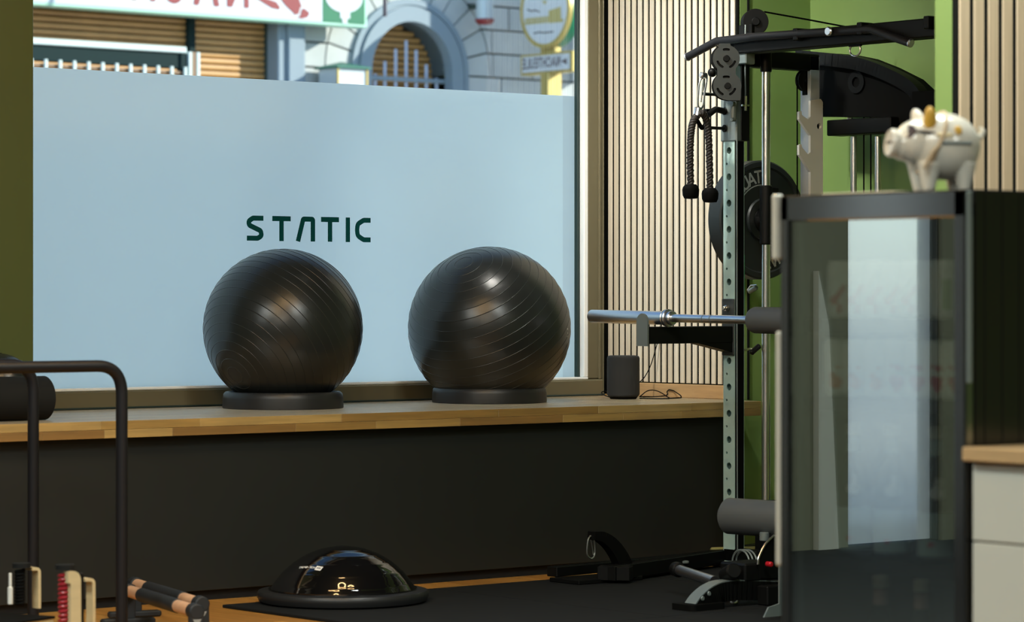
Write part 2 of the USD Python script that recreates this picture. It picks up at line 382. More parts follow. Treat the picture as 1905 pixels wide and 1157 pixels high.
# pier at the right with its own slat panel
PY0 = 5.44
px0 = at(1787, 100, Y=PY0)[0]; PY1 = at(1739.5, 100, X=px0)[1]
wp = struct('wall_pier', MB().box((px0, PY0 + 0.03, 0), (8.8, PY1, CEIL)), M['green'])
obj('felt_backing', box((px0 + 0.001, PY0 + 0.014, 0.02), (8.0, PY0 + 0.03, CEIL)), M['felt'], wp)
for i in range(34):
    x0 = px0 + 0.008 + i * 0.0563
    obj('slat', box((x0, PY0 + 0.008, 0.02), (x0 + 0.038, PY0 + 0.016, CEIL), 0.0015), M['pierslat'], wp)
struct('baseboard_right', box((XS - 0.018, SF + 0.17, SILL), (XS + 0.006, YG - 0.05, SILL + 0.054), 0.002), M['board'])
struct('trim_2', box((XS + 0.050, YJ - 0.006, SILL), (XS + 0.058, YJ + 0.004, CEIL)), M['felt'])
for i, y in enumerate((2.0,)):
    pass

# window: frame, beads, pane, frosted film, lettering
w1 = thing('window_1', loc=(WL, YG, SILL), kind='structure')
fr = at(1096, 700, Y=YG - 0.06)[0]; zr = at(1090, 706, Y=YG - 0.06)[2]
obj('frame', box((WL + 0.05, YG - 0.06, SILL), (8.236, YG + 0.03, zr), 0.006), M['frame'], w1)
jam = MB().box((fr, YG - 0.05, zr), (8.236, YG + 0.03, 2.88), 0.006).box((fr + 0.058, YG - 0.055, zr), (fr + 0.070, YG - 0.048, 2.88), 0.002).box((fr + 0.078, YG - 0.06, SILL), (8.236, YG - 0.045, 2.88), 0.005)
obj('frame', jam, M['frame'], w1)
obj('frame', box((WL, YG - 0.06, 2.80), (8.236, YG + 0.03, 2.88), 0.006), M['frame'], w1)
obj('frame', box((WL, YG - 0.06, SILL), (WL + 0.05, YG + 0.03, 2.80), 0.006), M['frame'], w1)
obj('seal', box((WL, YG - 0.067, SILL + 0.0002), (8.236, YG - 0.059, SILL + 0.007), 0.002), M['dark_gasket'], w1)
obj('glazing_bead', MB().box((WL + 0.05, YG - 0.055, zr), (fr, YG - 0.012, zr + 0.010), 0.002), M['gasket'], w1)
obj('glazing_bead', MB().box((fr - 0.022, YG - 0.055, zr + 0.01), (fr, YG - 0.012, 2.80), 0.003), M['gasket'], w1)
obj('seal', MB().box((fr - 0.036, YG - 0.03, zr + 0.01), (fr - 0.022, YG - 0.008, 2.80), 0.002), M['dark_gasket'], w1)
obj('pane', MB().box((WL + 0.04, YG - 0.004, zr - 0.02), (fr + 0.02, YG + 0.004, 2.82)), M['pane'], w1, smooth=False)
FT = 1.832
fx = at(1045, 500, Y=YG)[0]
def sheet(x0, x1, y, z0, z1): return trimesh.Trimesh([[x0, y, z0], [x1, y, z0], [x1, y, z1], [x0, y, z1]], [[0, 1, 2], [0, 2, 3]], process=False)
obj('frosted_film', sheet(WL + 0.04, fx, YG - 0.007, zr, FT), M['film'], w1, smooth=False)
obj('frosted_film', sheet(fx, fr - 0.004, YG - 0.007, zr, FT), M['film2'], w1, smooth=False, label='darker strip of frosted film at the right edge')
# the word on the film, drawn as strokes (unit height 1)
def stroke(pts, w=0.2, r=0.0, n=6):
    p = fillet([(*q, 0) for q in pts], r, n)[:, :2] if r else np.array(pts)
    return LineString(p).buffer(w / 2, cap_style='flat', join_style='mitre' if not r else 'round', quad_segs=6)
H = 0.9
S = stroke([(0.78, 0.9), (0.30, 0.9), (0.10, 0.78), (0.12, 0.62), (0.66, 0.40), (0.70, 0.20), (0.52, 0.10), (0.02, 0.10)], 0.2, 0.12)
T = unary_union([stroke([(0, 0.9), (0.86, 0.9)]), stroke([(0.43, 0.9), (0.43, 0)])])
A = stroke([(0.09, 0), (0.34, 0.9), (0.80, 0.9), (0.80, 0)], 0.2, 0.06)
I = stroke([(0.1, 0), (0.1, 1.0)])
C = stroke([(0.76, 0.9), (0.42, 0.9), (0.13, 0.74), (0.10, 0.5), (0.13, 0.26), (0.42, 0.10), (0.76, 0.10)], 0.2, 0.2)
wx0 = at(456, 425, Y=YG)[0]; wx1 = at(689, 430, Y=YG)[0]; LH = 0.094; sx = (wx1 - wx0) / 5.98
for ch, x in ((S, 0.0), (T, 1.12), (A, 2.16), (T, 3.27), (I, 4.38), (C, 4.80)):
    m = prism(shapely.affinity.scale(ch, sx, LH, origin=(0, 0)), 0.001)
    obj('letter', put(m, plane_frame((wx0 + x * sx * 1.075, YG - 0.0085, 1.2265), (1, 0, 0), (0, 0, 1))), M['letter'], w1, smooth=False)

# glazed door of the entrance wall
d1 = thing('door_1', loc=(DX0, YE, 0), kind='structure')
for a, b in ((DX0, DX0 + 0.012), (DX1 - 0.012, DX1)):
    obj('frame', box((a, YE + 0.02, 0), (b, YE + 0.10, 2.5), 0.003), M['charcoal'], d1)
obj('frosted_film', sheet(DX0 + 0.01, DX1 - 0.01, YE + 0.06, 0.004, 2.5), M['doorfilm'], d1, smooth=False)
struct('trim_3', put(prism([(0.745, 0), (0.86, 0), (0.86, 1.12), (0.80, 0.9)], 0.03), plane_frame((0, YE - 0.001, 0), (1, 0, 0), (0, 0, 1))), M['greywall'])

# ------------------------------------------------------------------ window bench
bench = thing('window_bench', 'long oak block-board window bench with charcoal front panel under the frosted window', 'bench', (6.5, SF, 0))
def stave_row(y0, y1, z0, z1, xa, xb, lens, nb):
    x = xa - random.random() * 0.25
    while x < xb:
        L = random.uniform(*lens); a, b = max(x, xa), min(x + L, xb)
        if b - a > 0.01:
            obj('stave', box((a + 0.0003, y0 + 0.0002, z0), (b - 0.0003, y1 - 0.0002, z1 - random.random() * 0.0003), 0.0008), M[f'stave{random.choices(range(4), (4, 3, 4, 2))[0]}'], bench, smooth=False)
        x += L
BX0, BX1 = 4.55, 8.262
stave_row(SF, SF + 0.045, SILL - 0.028, SILL, BX0, BX1, (0.35, 0.7), 0)
stave_row(SF, SF + 0.045, SILL - 0.056, SILL - 0.0285, BX0, BX1, (0.2, 0.55), 0)
for j in range(1, 21):
    y0 = SF + j * 0.045
    stave_row(y0, min(y0 + 0.045, YG - 0.062), SILL - 0.056, SILL, BX0, BX1 + (0.05 if y0 > YJ else -0.0), (0.45, 0.9), 0)
obj('front_panel', box((4.3, PF, 0.035), (8.22, PF + 0.02, SILL - 0.057), 0.001), M['charcoal'], bench)
obj('toe_kick', box((4.3, PF + 0.022, 0.0), (8.20, PF + 0.05, 0.06)), M['toe'], bench)

# ------------------------------------------------------------------ rubber floor tiles
MX0, MY1, TW, TL = 5.64, 8.335, 0.87, 1.2
def tile_mesh():
    return box((0.001, 0.001, 0), (TW - 0.001, TL - 0.001, 0.010), 0.002)
first = None
names = {(0, 0): 'square-edged black rubber floor tile under the balance dome', (1, 0): 'black rubber floor tile against the bench, right of the balance dome'}
tiles = []
for i in range(3):
    for j in range(2):
        loc = (MX0 + i * TW, MY1 - (j + 1) * TL, 0.0005)
        lb = {(0, 0): 'black rubber floor tile under the glossy balance dome, its left corner over the planks',
              (1, 0): 'black rubber floor tile behind the pale joint line, right of the balance dome',
              (2, 0): 'black rubber floor tile under the cable machine base beam',
              (0, 1): 'black rubber floor tile at the bottom edge, in front of the balance dome',
              (1, 1): 'black rubber floor tile in front, left of the weight bench foot',
              (2, 1): 'black rubber floor tile under the weight bench leg'}.get((i, j), 'black rubber floor tile in the row nearest the fridge')
        t = thing('rubber_tile', lb, 'floor tile', loc, 'rubber floor tiles')
        obj('body', tile_mesh(), M['rubber'], t, smooth=False, local=True)

# ------------------------------------------------------------------ the two exercise balls
def ball_mesh(R, axis, step, r_flat=0.0, ridge=0.0011):
    rad = []; N = int(180 / step)
    for i in range(N + 1):
        th = math.radians(i * step)
        if 0 < i < N:
            for da, h in ((-0.0062, 0), (-0.0038, 0), (-0.0019, 0.6), (0, 1), (0.0019, 0.6), (0.0038, 0), (0.0062, 0)):
                rad.append((th + da * 0.29 / R, R + ridge * h))
            for f in (0.33, 0.66): rad.append((th + math.radians(step * f), R))
        else:
            rad.append((th, R))
            if i == 0: rad.append((math.radians(step * 0.5), R))
    m = lathe([(max(r * math.sin(a), 0), r * math.cos(a)) for a, r in rad], 144)
    m = place(m, axis)
    v = np.array(m.vertices); z = v[:, 2]
    lim = -R + r_flat
    v[:, 2] = np.where(z < lim + 0.02, np.maximum(z, lim) * 1.0, z)
    m.vertices = v; return m
def camdir(r, up, toward):                                # a direction given as seen from the camera
    return np.array([CS * r - SN * toward, -SN * r - CS * toward, up])
for (cx, cy, R, zc, ax, step, side, lab) in (
        (526.5, 9.10, 0.2885, 0.902, (-0.55, -0.57, 0.61), 6.6, 0, 'black ridged exercise ball on its ring, below the green lettering'),
        (910.5, 9.08, 0.3105, 0.897, (-0.31, 0.80, 0.51), 6.9, 1, 'larger black ridged exercise ball on its ring, right of the lettering and near the speaker')):
    p = at(cx, 600, Y=cy)
    t = thing('ball_ring_base', ('low black plastic ring holding the left exercise ball on the bench', 'low black plastic ring holding the right exercise ball on the bench')[side], 'ball stand', (p[0], p[1], SILL))
    obj('body', place(lathe([(0.150, 0.0), (0.218, 0.0), (0.2195, 0.004), (0.2185, 0.038), (0.2155, 0.052), (0.208, 0.0595), (0.198, 0.060), (0.185, 0.045), (0.172, 0.030), (0.150, 0.022), (0.150, 0.0)], 96), None, (p[0], p[1], SILL)), M['ringbase'], t, smooth=40)
    b = thing('exercise_ball', lab, 'exercise ball', (p[0], p[1], SILL))
    obj('body', place(ball_mesh(R, camdir(*ax), step, R - (zc - SILL) + 0.002), None, (p[0], p[1], zc)), M['ball'], b, smooth=True)
    if side:
        # small worn print on the right flank of the larger ball
        n = camdir(0.955, -0.04, 0.28); n /= np.linalg.norm(n)
        Mx = basis(n); 
        for q, (dx, dy, s) in enumerate(((-0.004, 0.010, 0.006), (0.003, -0.006, 0.005), (-0.003, -0.018, 0.005))):
            pm = put(prism(Point(0, 0).buffer(s * 0.55, 5), 0.001), Mx); pm.apply_translation(np.array([p[0], p[1], zc]) + n * (R - 0.0006) + Mx[:3, 0] * dx + Mx[:3, 1] * dy)
            obj('print', pm, M['print'], b)

# ------------------------------------------------------------------ balance dome
q = at(638, 1119, Z=0.010); q[1] = min(q[1], 8.25)
dm = thing('balance_trainer', 'glossy black half-ball balance dome on a flat black platform', 'balance trainer', (q[0], q[1], 0.0108))
obj('platform', place(lathe([(0, 0), (0.262, 0), (0.278, 0.006), (0.284, 0.020), (0.284, 0.030), (0.279, 0.038), (0.262, 0.041), (0.0, 0.041)], 96), None, (q[0], q[1], 0.0108)), M['ringbase'], dm, smooth=40)
prof = []
Rc = (0.241 ** 2 + 0.142 ** 2) / (2 * 0.142)
a1 = math.asin(0.241 / Rc)
for i in range(0, 61):
    a = a1 * (1 - i / 60); h = 0.0009 if i % 10 == 5 else 0.0
    prof.append(((Rc + h) * math.sin(a), 0.041 + (Rc + h) * math.cos(a) - (Rc - 0.142)))
prof = [(0.246, 0.041), (0.246, 0.046)] + prof
obj('dome', place(lathe(prof, 96), None, (q[0], q[1], 0.0108)), M['dome'], dm, smooth=40)
def on_dome(u, v):
    """where a line of sight meets the dome"""
    c = np.array([q[0], q[1], 0.0108 + 0.041 - (Rc - 0.142)]); o = np.array([0, 0, EYE]); dd = at(u, v, d=10.0) - o; dd /= np.linalg.norm(dd)
    b = (o - c) @ dd; e = b * b - ((o - c) @ (o - c) - (Rc + 0.0004) ** 2); s = -b - math.sqrt(max(e, 0)); p = o + s * dd
    return p, (p - c) / Rc
def text_flat(txt, h, mirror=True, bold=True):
    m = meshkit.text_mesh(txt, h, 0.0006, bold); 
    if mirror:
        v = np.array(m.vertices); v[:, 0] = v[:, 0].max() - v[:, 0]; m = trimesh.Trimesh(v, np.array(m.faces)[:, ::-1], process=False)
    return m
pc, nc = on_dome(577, 1057)
ex = np.cross((0, 0, 1), nc); ex /= np.linalg.norm(ex); ey = np.cross(nc, ex)
tm = text_flat('HOP-SPORT', 0.0085); w = tm.bounds[1][0] - tm.bounds[0][0]
cc = np.array([q[0], q[1], 0.0108 + 0.041 - (Rc - 0.142)])
def wrap_dome(m, dx, dy):
    v = np.array(m.vertices); P = pc + np.outer(v[:, 0] + dx, ex) + np.outer(v[:, 1] + dy, ey)
    D = P - cc; D /= np.linalg.norm(D, axis=1, keepdims=True)
    return trimesh.Trimesh(cc + D * (Rc + 0.0002 + v[:, 2:3]), m.faces, process=False)
obj('print', wrap_dome(tm, -0.052, 0), M['printwhite'], dm, smooth=False, label='small white mirrored brand lettering')
bx = LineString([(0.0, -0.004), (0.021, -0.004), (0.0225, 0.0125), (0.0, 0.0125), (0, -0.004)]).buffer(0.0012)
lg = unary_union([Polygon([(0, -0.004), (0.021, -0.004), (0.0225, 0.0125), (0, 0.0125)]).difference(unary_union([shapely.box(0.004, 0.001, 0.0075, 0.0085), shapely.box(0.0095, 0.001, 0.013, 0.0085), shapely.box(0.015, 0.001, 0.018, 0.0085)])), bx])
obj('print', wrap_dome(prism(shapely.segmentize(lg, 0.004), 0.0006), -0.052 + w + 0.003, 0), M['printwhite'], dm, smooth=False, label='white boxed logo')

# ------------------------------------------------------------------ smart speaker and its cable
p = at(1159.5, 735, Y=9.03)
sp = thing('smart_speaker', 'charcoal fabric cylinder smart speaker on the bench beside the slat wall', 'speaker', (p[0], p[1], SILL))
rr, hh = 0.0645, 0.171
obj('body', place(lathe([(0, 0.010), (rr - 0.006, 0.010), (rr, 0.018), (rr, hh - 0.010), (rr - 0.003, hh - 0.003), (rr - 0.010, hh), (rr - 0.014, hh), (0, hh - 0.002)], 64), None, (p[0], p[1], SILL)), M['speaker'], sp, smooth=40)
obj('base', place(lathe([(0, 0), (rr - 0.014, 0), (rr - 0.008, 0.008), (rr - 0.008, 0.011), (0, 0.011)], 64), None, (p[0], p[1], SILL)), M['blackmatt'], sp)
cb = thing('speaker_cable', 'thin black power cable curling on the bench behind the speaker', 'cable', (p[0], p[1], SILL))
def pts_on(lst, Y=None): return [at(u, v, Y=y) for u, v, y in lst]
c1 = [(1190, 738, 9.05), (1205, 727, 9.1), (1222, 727, 9.1), (1240, 737, 9.02), (1246, 744, 8.92), (1236, 745, 8.9), (1210, 743, 8.95), (1190, 742, 9.0)]
c2 = [(1190, 738, 9.06), (1215, 738, 9.05), (1240, 735, 9.04), (1241, 728, 9.06), (1249, 725, 9.05), (1258, 730, 9.0), (1267, 737, 8.96), (1264, 743, 8.93), (1245, 744, 8.92)]
c3 = [(1190, 711, 9.08), (1200, 700, 9.10), (1211, 678, 9.12), (1221, 645, 9.12), (1226, 625, 9.12)]
c4 = [(1135, 739, 9.08), (1124, 735, 9.15), (1119, 730, 9.22), (1126, 728, 9.25), (1136, 731, 9.18)]
zmin = SILL + 0.0022
for c in (c1, c2, c3, c4):
    P = smooth_path(pts_on(c), 8); P[:, 2] = np.maximum(P[:, 2], zmin)
    P[:, 0] = np.minimum(P[:, 0], XS - 0.022)
    obj('strand', tube(P, 0.0021, 6), M['blackmatt'], cb)

# ------------------------------------------------------------------ foam roller, medicine ball at the left end of the bench
pr = at(84, 735, Y=8.72)
single('foam_roller', rod((4.72, 8.72, SILL + 0.0725), (pr[0], 8.72, SILL + 0.0725), 0.072, 48, 0.004), M['foam'], 'black foam roller lying at the left end of the bench', 'foam roller')
pm = at(0, 700, Y=8.905)
mb = thing('medicine_ball', 'black medicine ball half hidden behind the foam roller', 'medicine ball', (pm[0], 8.905, SILL))
obj('body', place(lathe([(0.108 * math.sin(a), 0.108 - 0.108 * math.cos(a) + (0.0012 if abs((math.degrees(a) % 30) - 15) < 3 else 0) * 0) for a in np.linspace(0, math.pi, 40)], 48), None, (pm[0], 8.905, SILL)), M['ball'], mb, smooth=True)
obj('valve', rod((pm[0], 8.905, SILL + 0.2155), (pm[0], 8.905, SILL + 0.2175), 0.006, 12), M['blackmatt'], mb)

# ------------------------------------------------------------------ lamps above the frame: unseen spotlights, added fill panels, ring pendants
def unseen_spot(x, y, power, col, lab, aim=None, r=0.11, cone=40.0):  # out-of-view lamps placed to light the slat wall and the pier
    t = thing('unseen_spotlight', lab, 'spotlight', (x, y, CEIL), 'unseen ceiling spotlights')
    d = np.array(aim if aim is not None else (0, 0, -1.0), float); d /= np.linalg.norm(d)
    piv = np.array([0, 0, -0.14])
    obj('housing', place(lathe([(0, -0.10), (0.110, -0.10), (0.118, -0.09), (0.118, 0.19), (0.108, 0.19), (0.108, -0.03), (0, -0.03), (0, -0.10)], 28), d, np.array([x, y, CEIL]) + piv), M['black'], t)
    obj('stem', rod((x, y, CEIL - 0.10), (x, y, CEIL - 0.001), 0.012, 12), M['black'], t)
    L = UsdLux.DiskLight.Define(stage, str(t.GetPath()) + '/lamp'); L.CreateRadiusAttr(0.095); L.CreateIntensityAttr(power); L.CreateColorAttr(Gf.Vec3f(*col))
    c = piv - d * 0.02
    m = Gf.Matrix4d().SetLookAt(Gf.Vec3d(*c), Gf.Vec3d(*(c + d)), Gf.Vec3d(0.01, 0, 1)).GetInverse(); L.AddTransformOp().Set(m)
unseen_spot(6.8, 8.25, 600, (1.0, 0.97, 0.88), 'unseen ceiling spotlight placed to light the slat wall', (1.2, 0.65, -1.15))
unseen_spot(5.0, 3.4, 70, (1.0, 0.90, 0.74), 'unseen ceiling spotlight placed to light the slatted pier', (1.9, 2.0, -1.6))
def fill_panel(x, y, power, lab, w=0.6, h=1.2):  # added panels out of view, giving the room neutral fill light
    t = thing('fill_panel', lab, 'ceiling light', (x, y, CEIL), 'added ceiling fill panels')
    obj('frame', MB().box((x - w / 2 - 0.02, y - h / 2 - 0.02, CEIL - 0.03), (x + w / 2 + 0.02, y + h / 2 + 0.02, CEIL - 0.0005), 0.004), M['white'], t)
    L = UsdLux.RectLight.Define(stage, str(t.GetPath()) + '/lamp'); L.CreateWidthAttr(w); L.CreateHeightAttr(h); L.CreateIntensityAttr(power); L.CreateColorAttr(Gf.Vec3f(0.93, 1.0, 0.96)); L.AddTranslateOp().Set(Gf.Vec3d(0, 0, -0.034))
for x, y in ((-1.2, 1.5), (-1.0, 5.5), (2.2, 3.2), (2.4, 6.6), (5.0, 0.2), (5.4, 5.0)):
    fill_panel(x, y, 24.0, 'added fill panel ' + {(-1.2, 1.5): 'over the far left rear of the room', (-1.0, 5.5): 'over the left side near the glazed door', (2.2, 3.2): 'over the middle of the room', (2.4, 6.6): 'in front of the glazed door', (5.0, 0.2): 'near the rear wall', (5.4, 5.0): 'before the drinks fridge'}[(x, y)])
def ring_lamp(x, y, z, r, lab):
    t = thing('ring_pendant', lab, 'pendant lamp', (x, y, z), 'warm ring pendant lamps')
    a = np.linspace(0, 2 * math.pi, 41)[:-1]
    obj('glowing_ring', tube(np.stack([x + r * np.cos(a), y + r * np.sin(a), np.full(40, z)], 1), 0.019, 10, closed=True), M['warmlamp'], t, smooth=True)
    wires = MB()
    for k in range(3):
        b = k * 2.0944; wires.tube([(x + r * math.cos(b), y + r * math.sin(b), z + 0.014), (x, y, CEIL)], 0.0015, 5)
    obj('suspension_wire', wires, M['black'], t)
for x, y, z, r in ((5.25, 7.25, 2.62, 0.20), (5.62, 6.85, 2.52, 0.17), (4.35, 6.75, 2.58, 0.2), (4.0, 7.0, 2.5, 0.16), (3.0, 5.2, 2.6, 0.2), (3.5, 4.6, 2.5, 0.17)):
    ring_lamp(x, y, z, r, 'warm glowing ring pendant, ' + {5.25: 'large one nearest the window bench', 5.62: 'small low one beside the large ring nearest the window', 4.35: 'large one of the middle pair', 4.0: 'small one of the middle pair', 3.0: 'large one of the rear pair', 3.5: 'small one of the rear pair'}[x])

# ------------------------------------------------------------------ cable machine in the alcove
UX, UY = 7.872, 8.25                                     # outer near corner of the front upright
rack = thing('cable_machine', 'tall black cable and rack machine with perforated zinc upright beside the slat wall', 'gym machine', (8.1, 8.0, 0))
man = manifold3d.Manifold
def cube(lo, hi): 
    lo, hi = np.array(lo, float), np.array(hi, float)
    return man.cube(list(hi - lo)).translate(list(lo))
def cyl_x(x0, x1, y, z, r): return man.cylinder(x1 - x0, r, r, 20).rotate([0, 90, 0]).translate([x0, y, z])
up = cube((UX, UY, 0.03), (UX + 0.050, UY + 0.060, 1.97)) - cube((UX + 0.004, UY + 0.004, 0.02), (UX + 0.046, UY + 0.056, 1.98))
zt = at(1356, 329, X=UX)[2]; hp = 0.0978
cuts = []
for i in range(-2, 17):
    z = zt - i * hp
    if 0.1 < z < 1.9:
        cuts.append(cyl_x(UX - 0.01, UX + 0.02, UY + 0.030, z, 0.0128))
        cuts.append(cyl_x(UX - 0.01, UX + 0.02, UY + 0.042, z - hp / 2, 0.0046))
up = up - man.batch_boolean(cuts, manifold3d.OpType.Add)
obj('upright', up, M['zinc'], rack, smooth=False, label='perforated zinc upright')
obj('upright_strip', box((UX + 0.004, UY - 0.002, 0.05), (UX + 0.046, UY + 0.0, 1.6)), M['blackmatt'], rack)
zs0, zs1 = at(1360, 262, Y=UY)[2], at(1360, 185, Y=UY)[2]
obj('upright_sleeve', box((UX - 0.006, UY - 0.012, zs0), (UX + 0.060, UY + 0.070, zs1 + 0.06), 0.003), M['greysteel'], rack)
obj('upright_sleeve', box((UX + 0.02, UY - 0.016, zs0 + 0.002), (UX + 0.064, UY - 0.011, zs1 + 0.16), 0.002), M['black'], rack)
obj('upright', box((UX, UY - 1.2, 0.03), (UX + 0.05, UY - 1.14, 1.95), 0.002), M['zinc'], rack)
RX = 8.27
obj('rear_upright', box((RX, UY, 0.03), (RX + 0.05, UY + 0.056, at(1495, 106, X=RX)[2]), 0.002), M['bluesteel'], rack)
obj('rear_upright', box((RX, UY - 1.2, 0.03), (RX + 0.05, UY - 1.14, 1.84), 0.002), M['bluesteel'], rack)
# top beams
zb = 1.955
obj('top_beam', box((UX + 0.0, UY - 1.22, zb - 0.036), (UX + 0.08, UY + 0.03, zb + 0.030), 0.004), M['black'], rack)
obj('top_beam', box((UX + 0.02, UY, zb - 0.08), (RX + 0.05, UY + 0.05, zb - 0.015), 0.004), M['black'], rack)
obj('top_beam', box((UX + 0.01, UY - 0.05, zb - 0.075), (UX + 0.06, UY + 0.07, zb - 0.02), 0.004), M['greysteel'], rack)
# pull-up bar with bent ends, along the machine's front
PB = UX - 0.022
path = [at(1279, 106, X=PB), at(1333, 77, X=PB), at(1400, 69, X=PB), at(1620, 54, X=PB), at(1694, 80, X=PB)]
obj('pull_up_bar', tube(fillet(path, 0.06), 0.0155, 14), M['tubeblack'], rack)
d0 = (path[1] - path[0]) / np.linalg.norm(path[1] - path[0]); d1_ = (path[3] - path[4]) / np.linalg.norm(path[3] - path[4])
obj('grip_sleeve', rod(path[0] + d0 * 0.002, path[0] + d0 * 0.135, 0.0108, 16, 0.002), M['foam'], rack)
obj('grip_sleeve', rod(path[4] + d1_ * 0.002, path[4] + d1_ * 0.15, 0.0108, 16, 0.002), M['foam'], rack)
obj('end_cap', rod(path[0] - d0 * 0.006, path[0] + d0 * 0.006, 0.0165, 16, 0.004), M['steel'], rack)
obj('end_cap', rod(path[4] - d1_ * 0.006, path[4] + d1_ * 0.006, 0.0165, 16, 0.004), M['steel'], rack)
kn = [at(u, v, X=PB) for u, v in ((1362, 72), (1421, 67))]
zz = MB()
for i in range(16):
    a = kn[0] + (kn[1] - kn[0]) * i / 16; b = kn[0] + (kn[1] - kn[0]) * (i + 0.6) / 16; zz.add(rod(a, b, 0.0110, 14, 0.002))
obj('ribbed_grip', zz, M['foam'], rack)
na = at(1539, 58, d=10.92); nb = na + np.array([0.21, 0, 0.0])
obj('neutral_grip', rod(na + [0.008, 0, 0], nb, 0.0108, 16, 0.003), M['foam'], rack)
obj('end_cap', rod(na, na + [0.012, 0, 0], 0.017, 16, 0.004), M['steel'], rack)
for k in range(3):
    yy = UY - 0.35 - 0.32 * k
    obj('bar_bracket', box((PB - 0.012, yy - 0.012, zb - 0.01), (UX + 0.03, yy + 0.012, zb + 0.034), 0.003), M['black'], rack)
# double pulley plate, turned towards the room
pdir = np.array([-0.62, -0.78, 0.0]); pdir /= np.linalg.norm(pdir); pe = np.cross((0, 0, 1), pdir); pe = np.array([pe[0], pe[1], 0])
c_up, c_lo = at(1351, 109, Y=UY - 0.06), at(1353, 160, Y=UY - 0.06)
sc = 1 / (PX_F / 11.3)
def px2(pts, c): return [((u - c[0]) * sc, -(v - c[1]) * sc) for u, v in pts]
gap = (c_up[2] - c_lo[2])
body = unary_union([Point(0, 0).buffer(25 * sc, 16), Point(2 * sc, -gap).buffer(26 * sc, 16), Polygon([(-17 * sc, 0), (17 * sc, 0), (18 * sc, -gap), (-16 * sc, -gap)]), shapely.box(-14 * sc, 10 * sc, 8 * sc, 28 * sc), Polygon([(2 * sc, -gap), (27 * sc, -gap), (27 * sc, -gap - 27 * sc), (0 * sc, -gap - 27 * sc)])])
body = body.buffer(-3 * sc).buffer(3 * sc)
slots = []
for cy in (0, -gap):
    for a0, a1s in ((200, 245), (295, 340), (75, 105)):
        a = np.radians(np.linspace(a0, a1s, 8)); ring = LineString(np.stack([17 * sc * np.cos(a), cy + 17 * sc * np.sin(a)], 1)).buffer(2.2 * sc); slots.append(ring)
plate2 = body.difference(unary_union(slots))
fm = plane_frame(c_up, pe, (0, 0, 1))
obj('pulley_plate', put(prism(plate2, 0.006), fm), M['darkgrey'], rack)
bm = fm.copy(); bm[:3, 3] = c_up - pdir * 0.034
obj('pulley_plate', put(prism(body, 0.006), bm), M['black'], rack)
for cc_, off in ((c_up, 0), (c_lo, 0)):
    cw = cc_ - pdir * 0.016 - pe * 0.004
    obj('pulley_wheel', place(lathe([(0.012, -0.012), (0.050, -0.012), (0.052, -0.009), (0.044, 0), (0.052, 0.009), (0.050, 0.012), (0.012, 0.012), (0.012, -0.012)], 32), pdir, cw), M['black'], rack)
    obj('pulley_hub', rod(cc_ + pdir * 0.004, cc_ + pdir * 0.014, 0.0125, 16, 0.002), M['black'], rack)
# big top pulley and its cables
ct = at(1405, 41, Y=UY + 0.0)
tp = place(lathe([(0.010, -0.016), (0.047, -0.016), (0.049, -0.011), (0.042, -0.002), (0.042, 0.002), (0.049, 0.011), (0.047, 0.016), (0.010, 0.016), (0.010, -0.016)], 40), pdir, ct)
obj('top_pulley', tp, M['black'], rack)
obj('top_pulley', place(tp.copy(), None, -pdir * 0.040 - pe * 0.002), M['black'], rack)
obj('pulley_hub', rod(ct - pdir * 0.07, ct + pdir * 0.026, 0.016, 16, 0.003), M['black'], rack)
obj('pulley_bracket', MB().box((ct[0] - 0.03, UY - 0.01, zb + 0.02), (ct[0] + 0.03, UY + 0.06, ct[2] - 0.01), 0.003), M['black'], rack)
obj('cable', tube([at(1422, 22, Y=UY), at(1500, 36, Y=UY - 0.02), at(1590, 53, Y=UY - 0.03)], 0.0032, 8), M['blackmatt'], rack)
obj('cable', tube([at(1387, 46, Y=UY - 0.02), at(1386, 90, Y=UY - 0.03), at(1387, 206, Y=UY - 0.03)], 0.0030, 8), M['greysteel'], rack)
obj('turnbuckle', MB().add(rod(at(1387, 178, Y=UY - 0.03), at(1387, 206, Y=UY - 0.03), 0.006, 10, 0.001)).add(rod(at(1380, 196, Y=UY - 0.03), at(1393, 196, Y=UY - 0.03), 0.004, 8)), M['bolt'], rack)
obj('cable', tube([at(1371, 222, Y=UY - 0.02), at(1371, 640, Y=UY - 0.02), at(1372, 1030, Y=UY - 0.02)], 0.0028, 8), M['greysteel'], rack)
# locking clamp and storage pegs on the sleeve
obj('clamp', MB().add(rod(at(1364, 194, Y=UY - 0.03), at(1364, 226, Y=UY - 0.03), 0.012, 14, 0.003)).add(rod(at(1361, 193, Y=UY - 0.04), at(1366, 193, Y=UY - 0.04), 0.009, 10)).add(rod(at(1361, 222, Y=UY - 0.04), at(1366, 222, Y=UY - 0.04), 0.007, 10)), M['greysteel'], rack)
for v, L in ((177, 0.115), (207, 0.10), (239, 0.105)):
    e = at(1349, v, X=UX - 0.006)
    obj('storage_peg', MB().add(rod(e, e - [L, 0, 0], 0.0058, 12, 0.002)).add(rod(e, e - [0.008, 0, 0], 0.014, 14, 0.003)), M['black'], rack)
e = at(1345, 207, X=UX - 0.03)
obj('swivel_elbow', tube(fillet([at(1347, 207, X=UX - 0.02), at(1331, 203, X=UX - 0.06), at(1317, 214, X=UX - 0.10)], 0.02), 0.0115, 12), M['black'], rack)
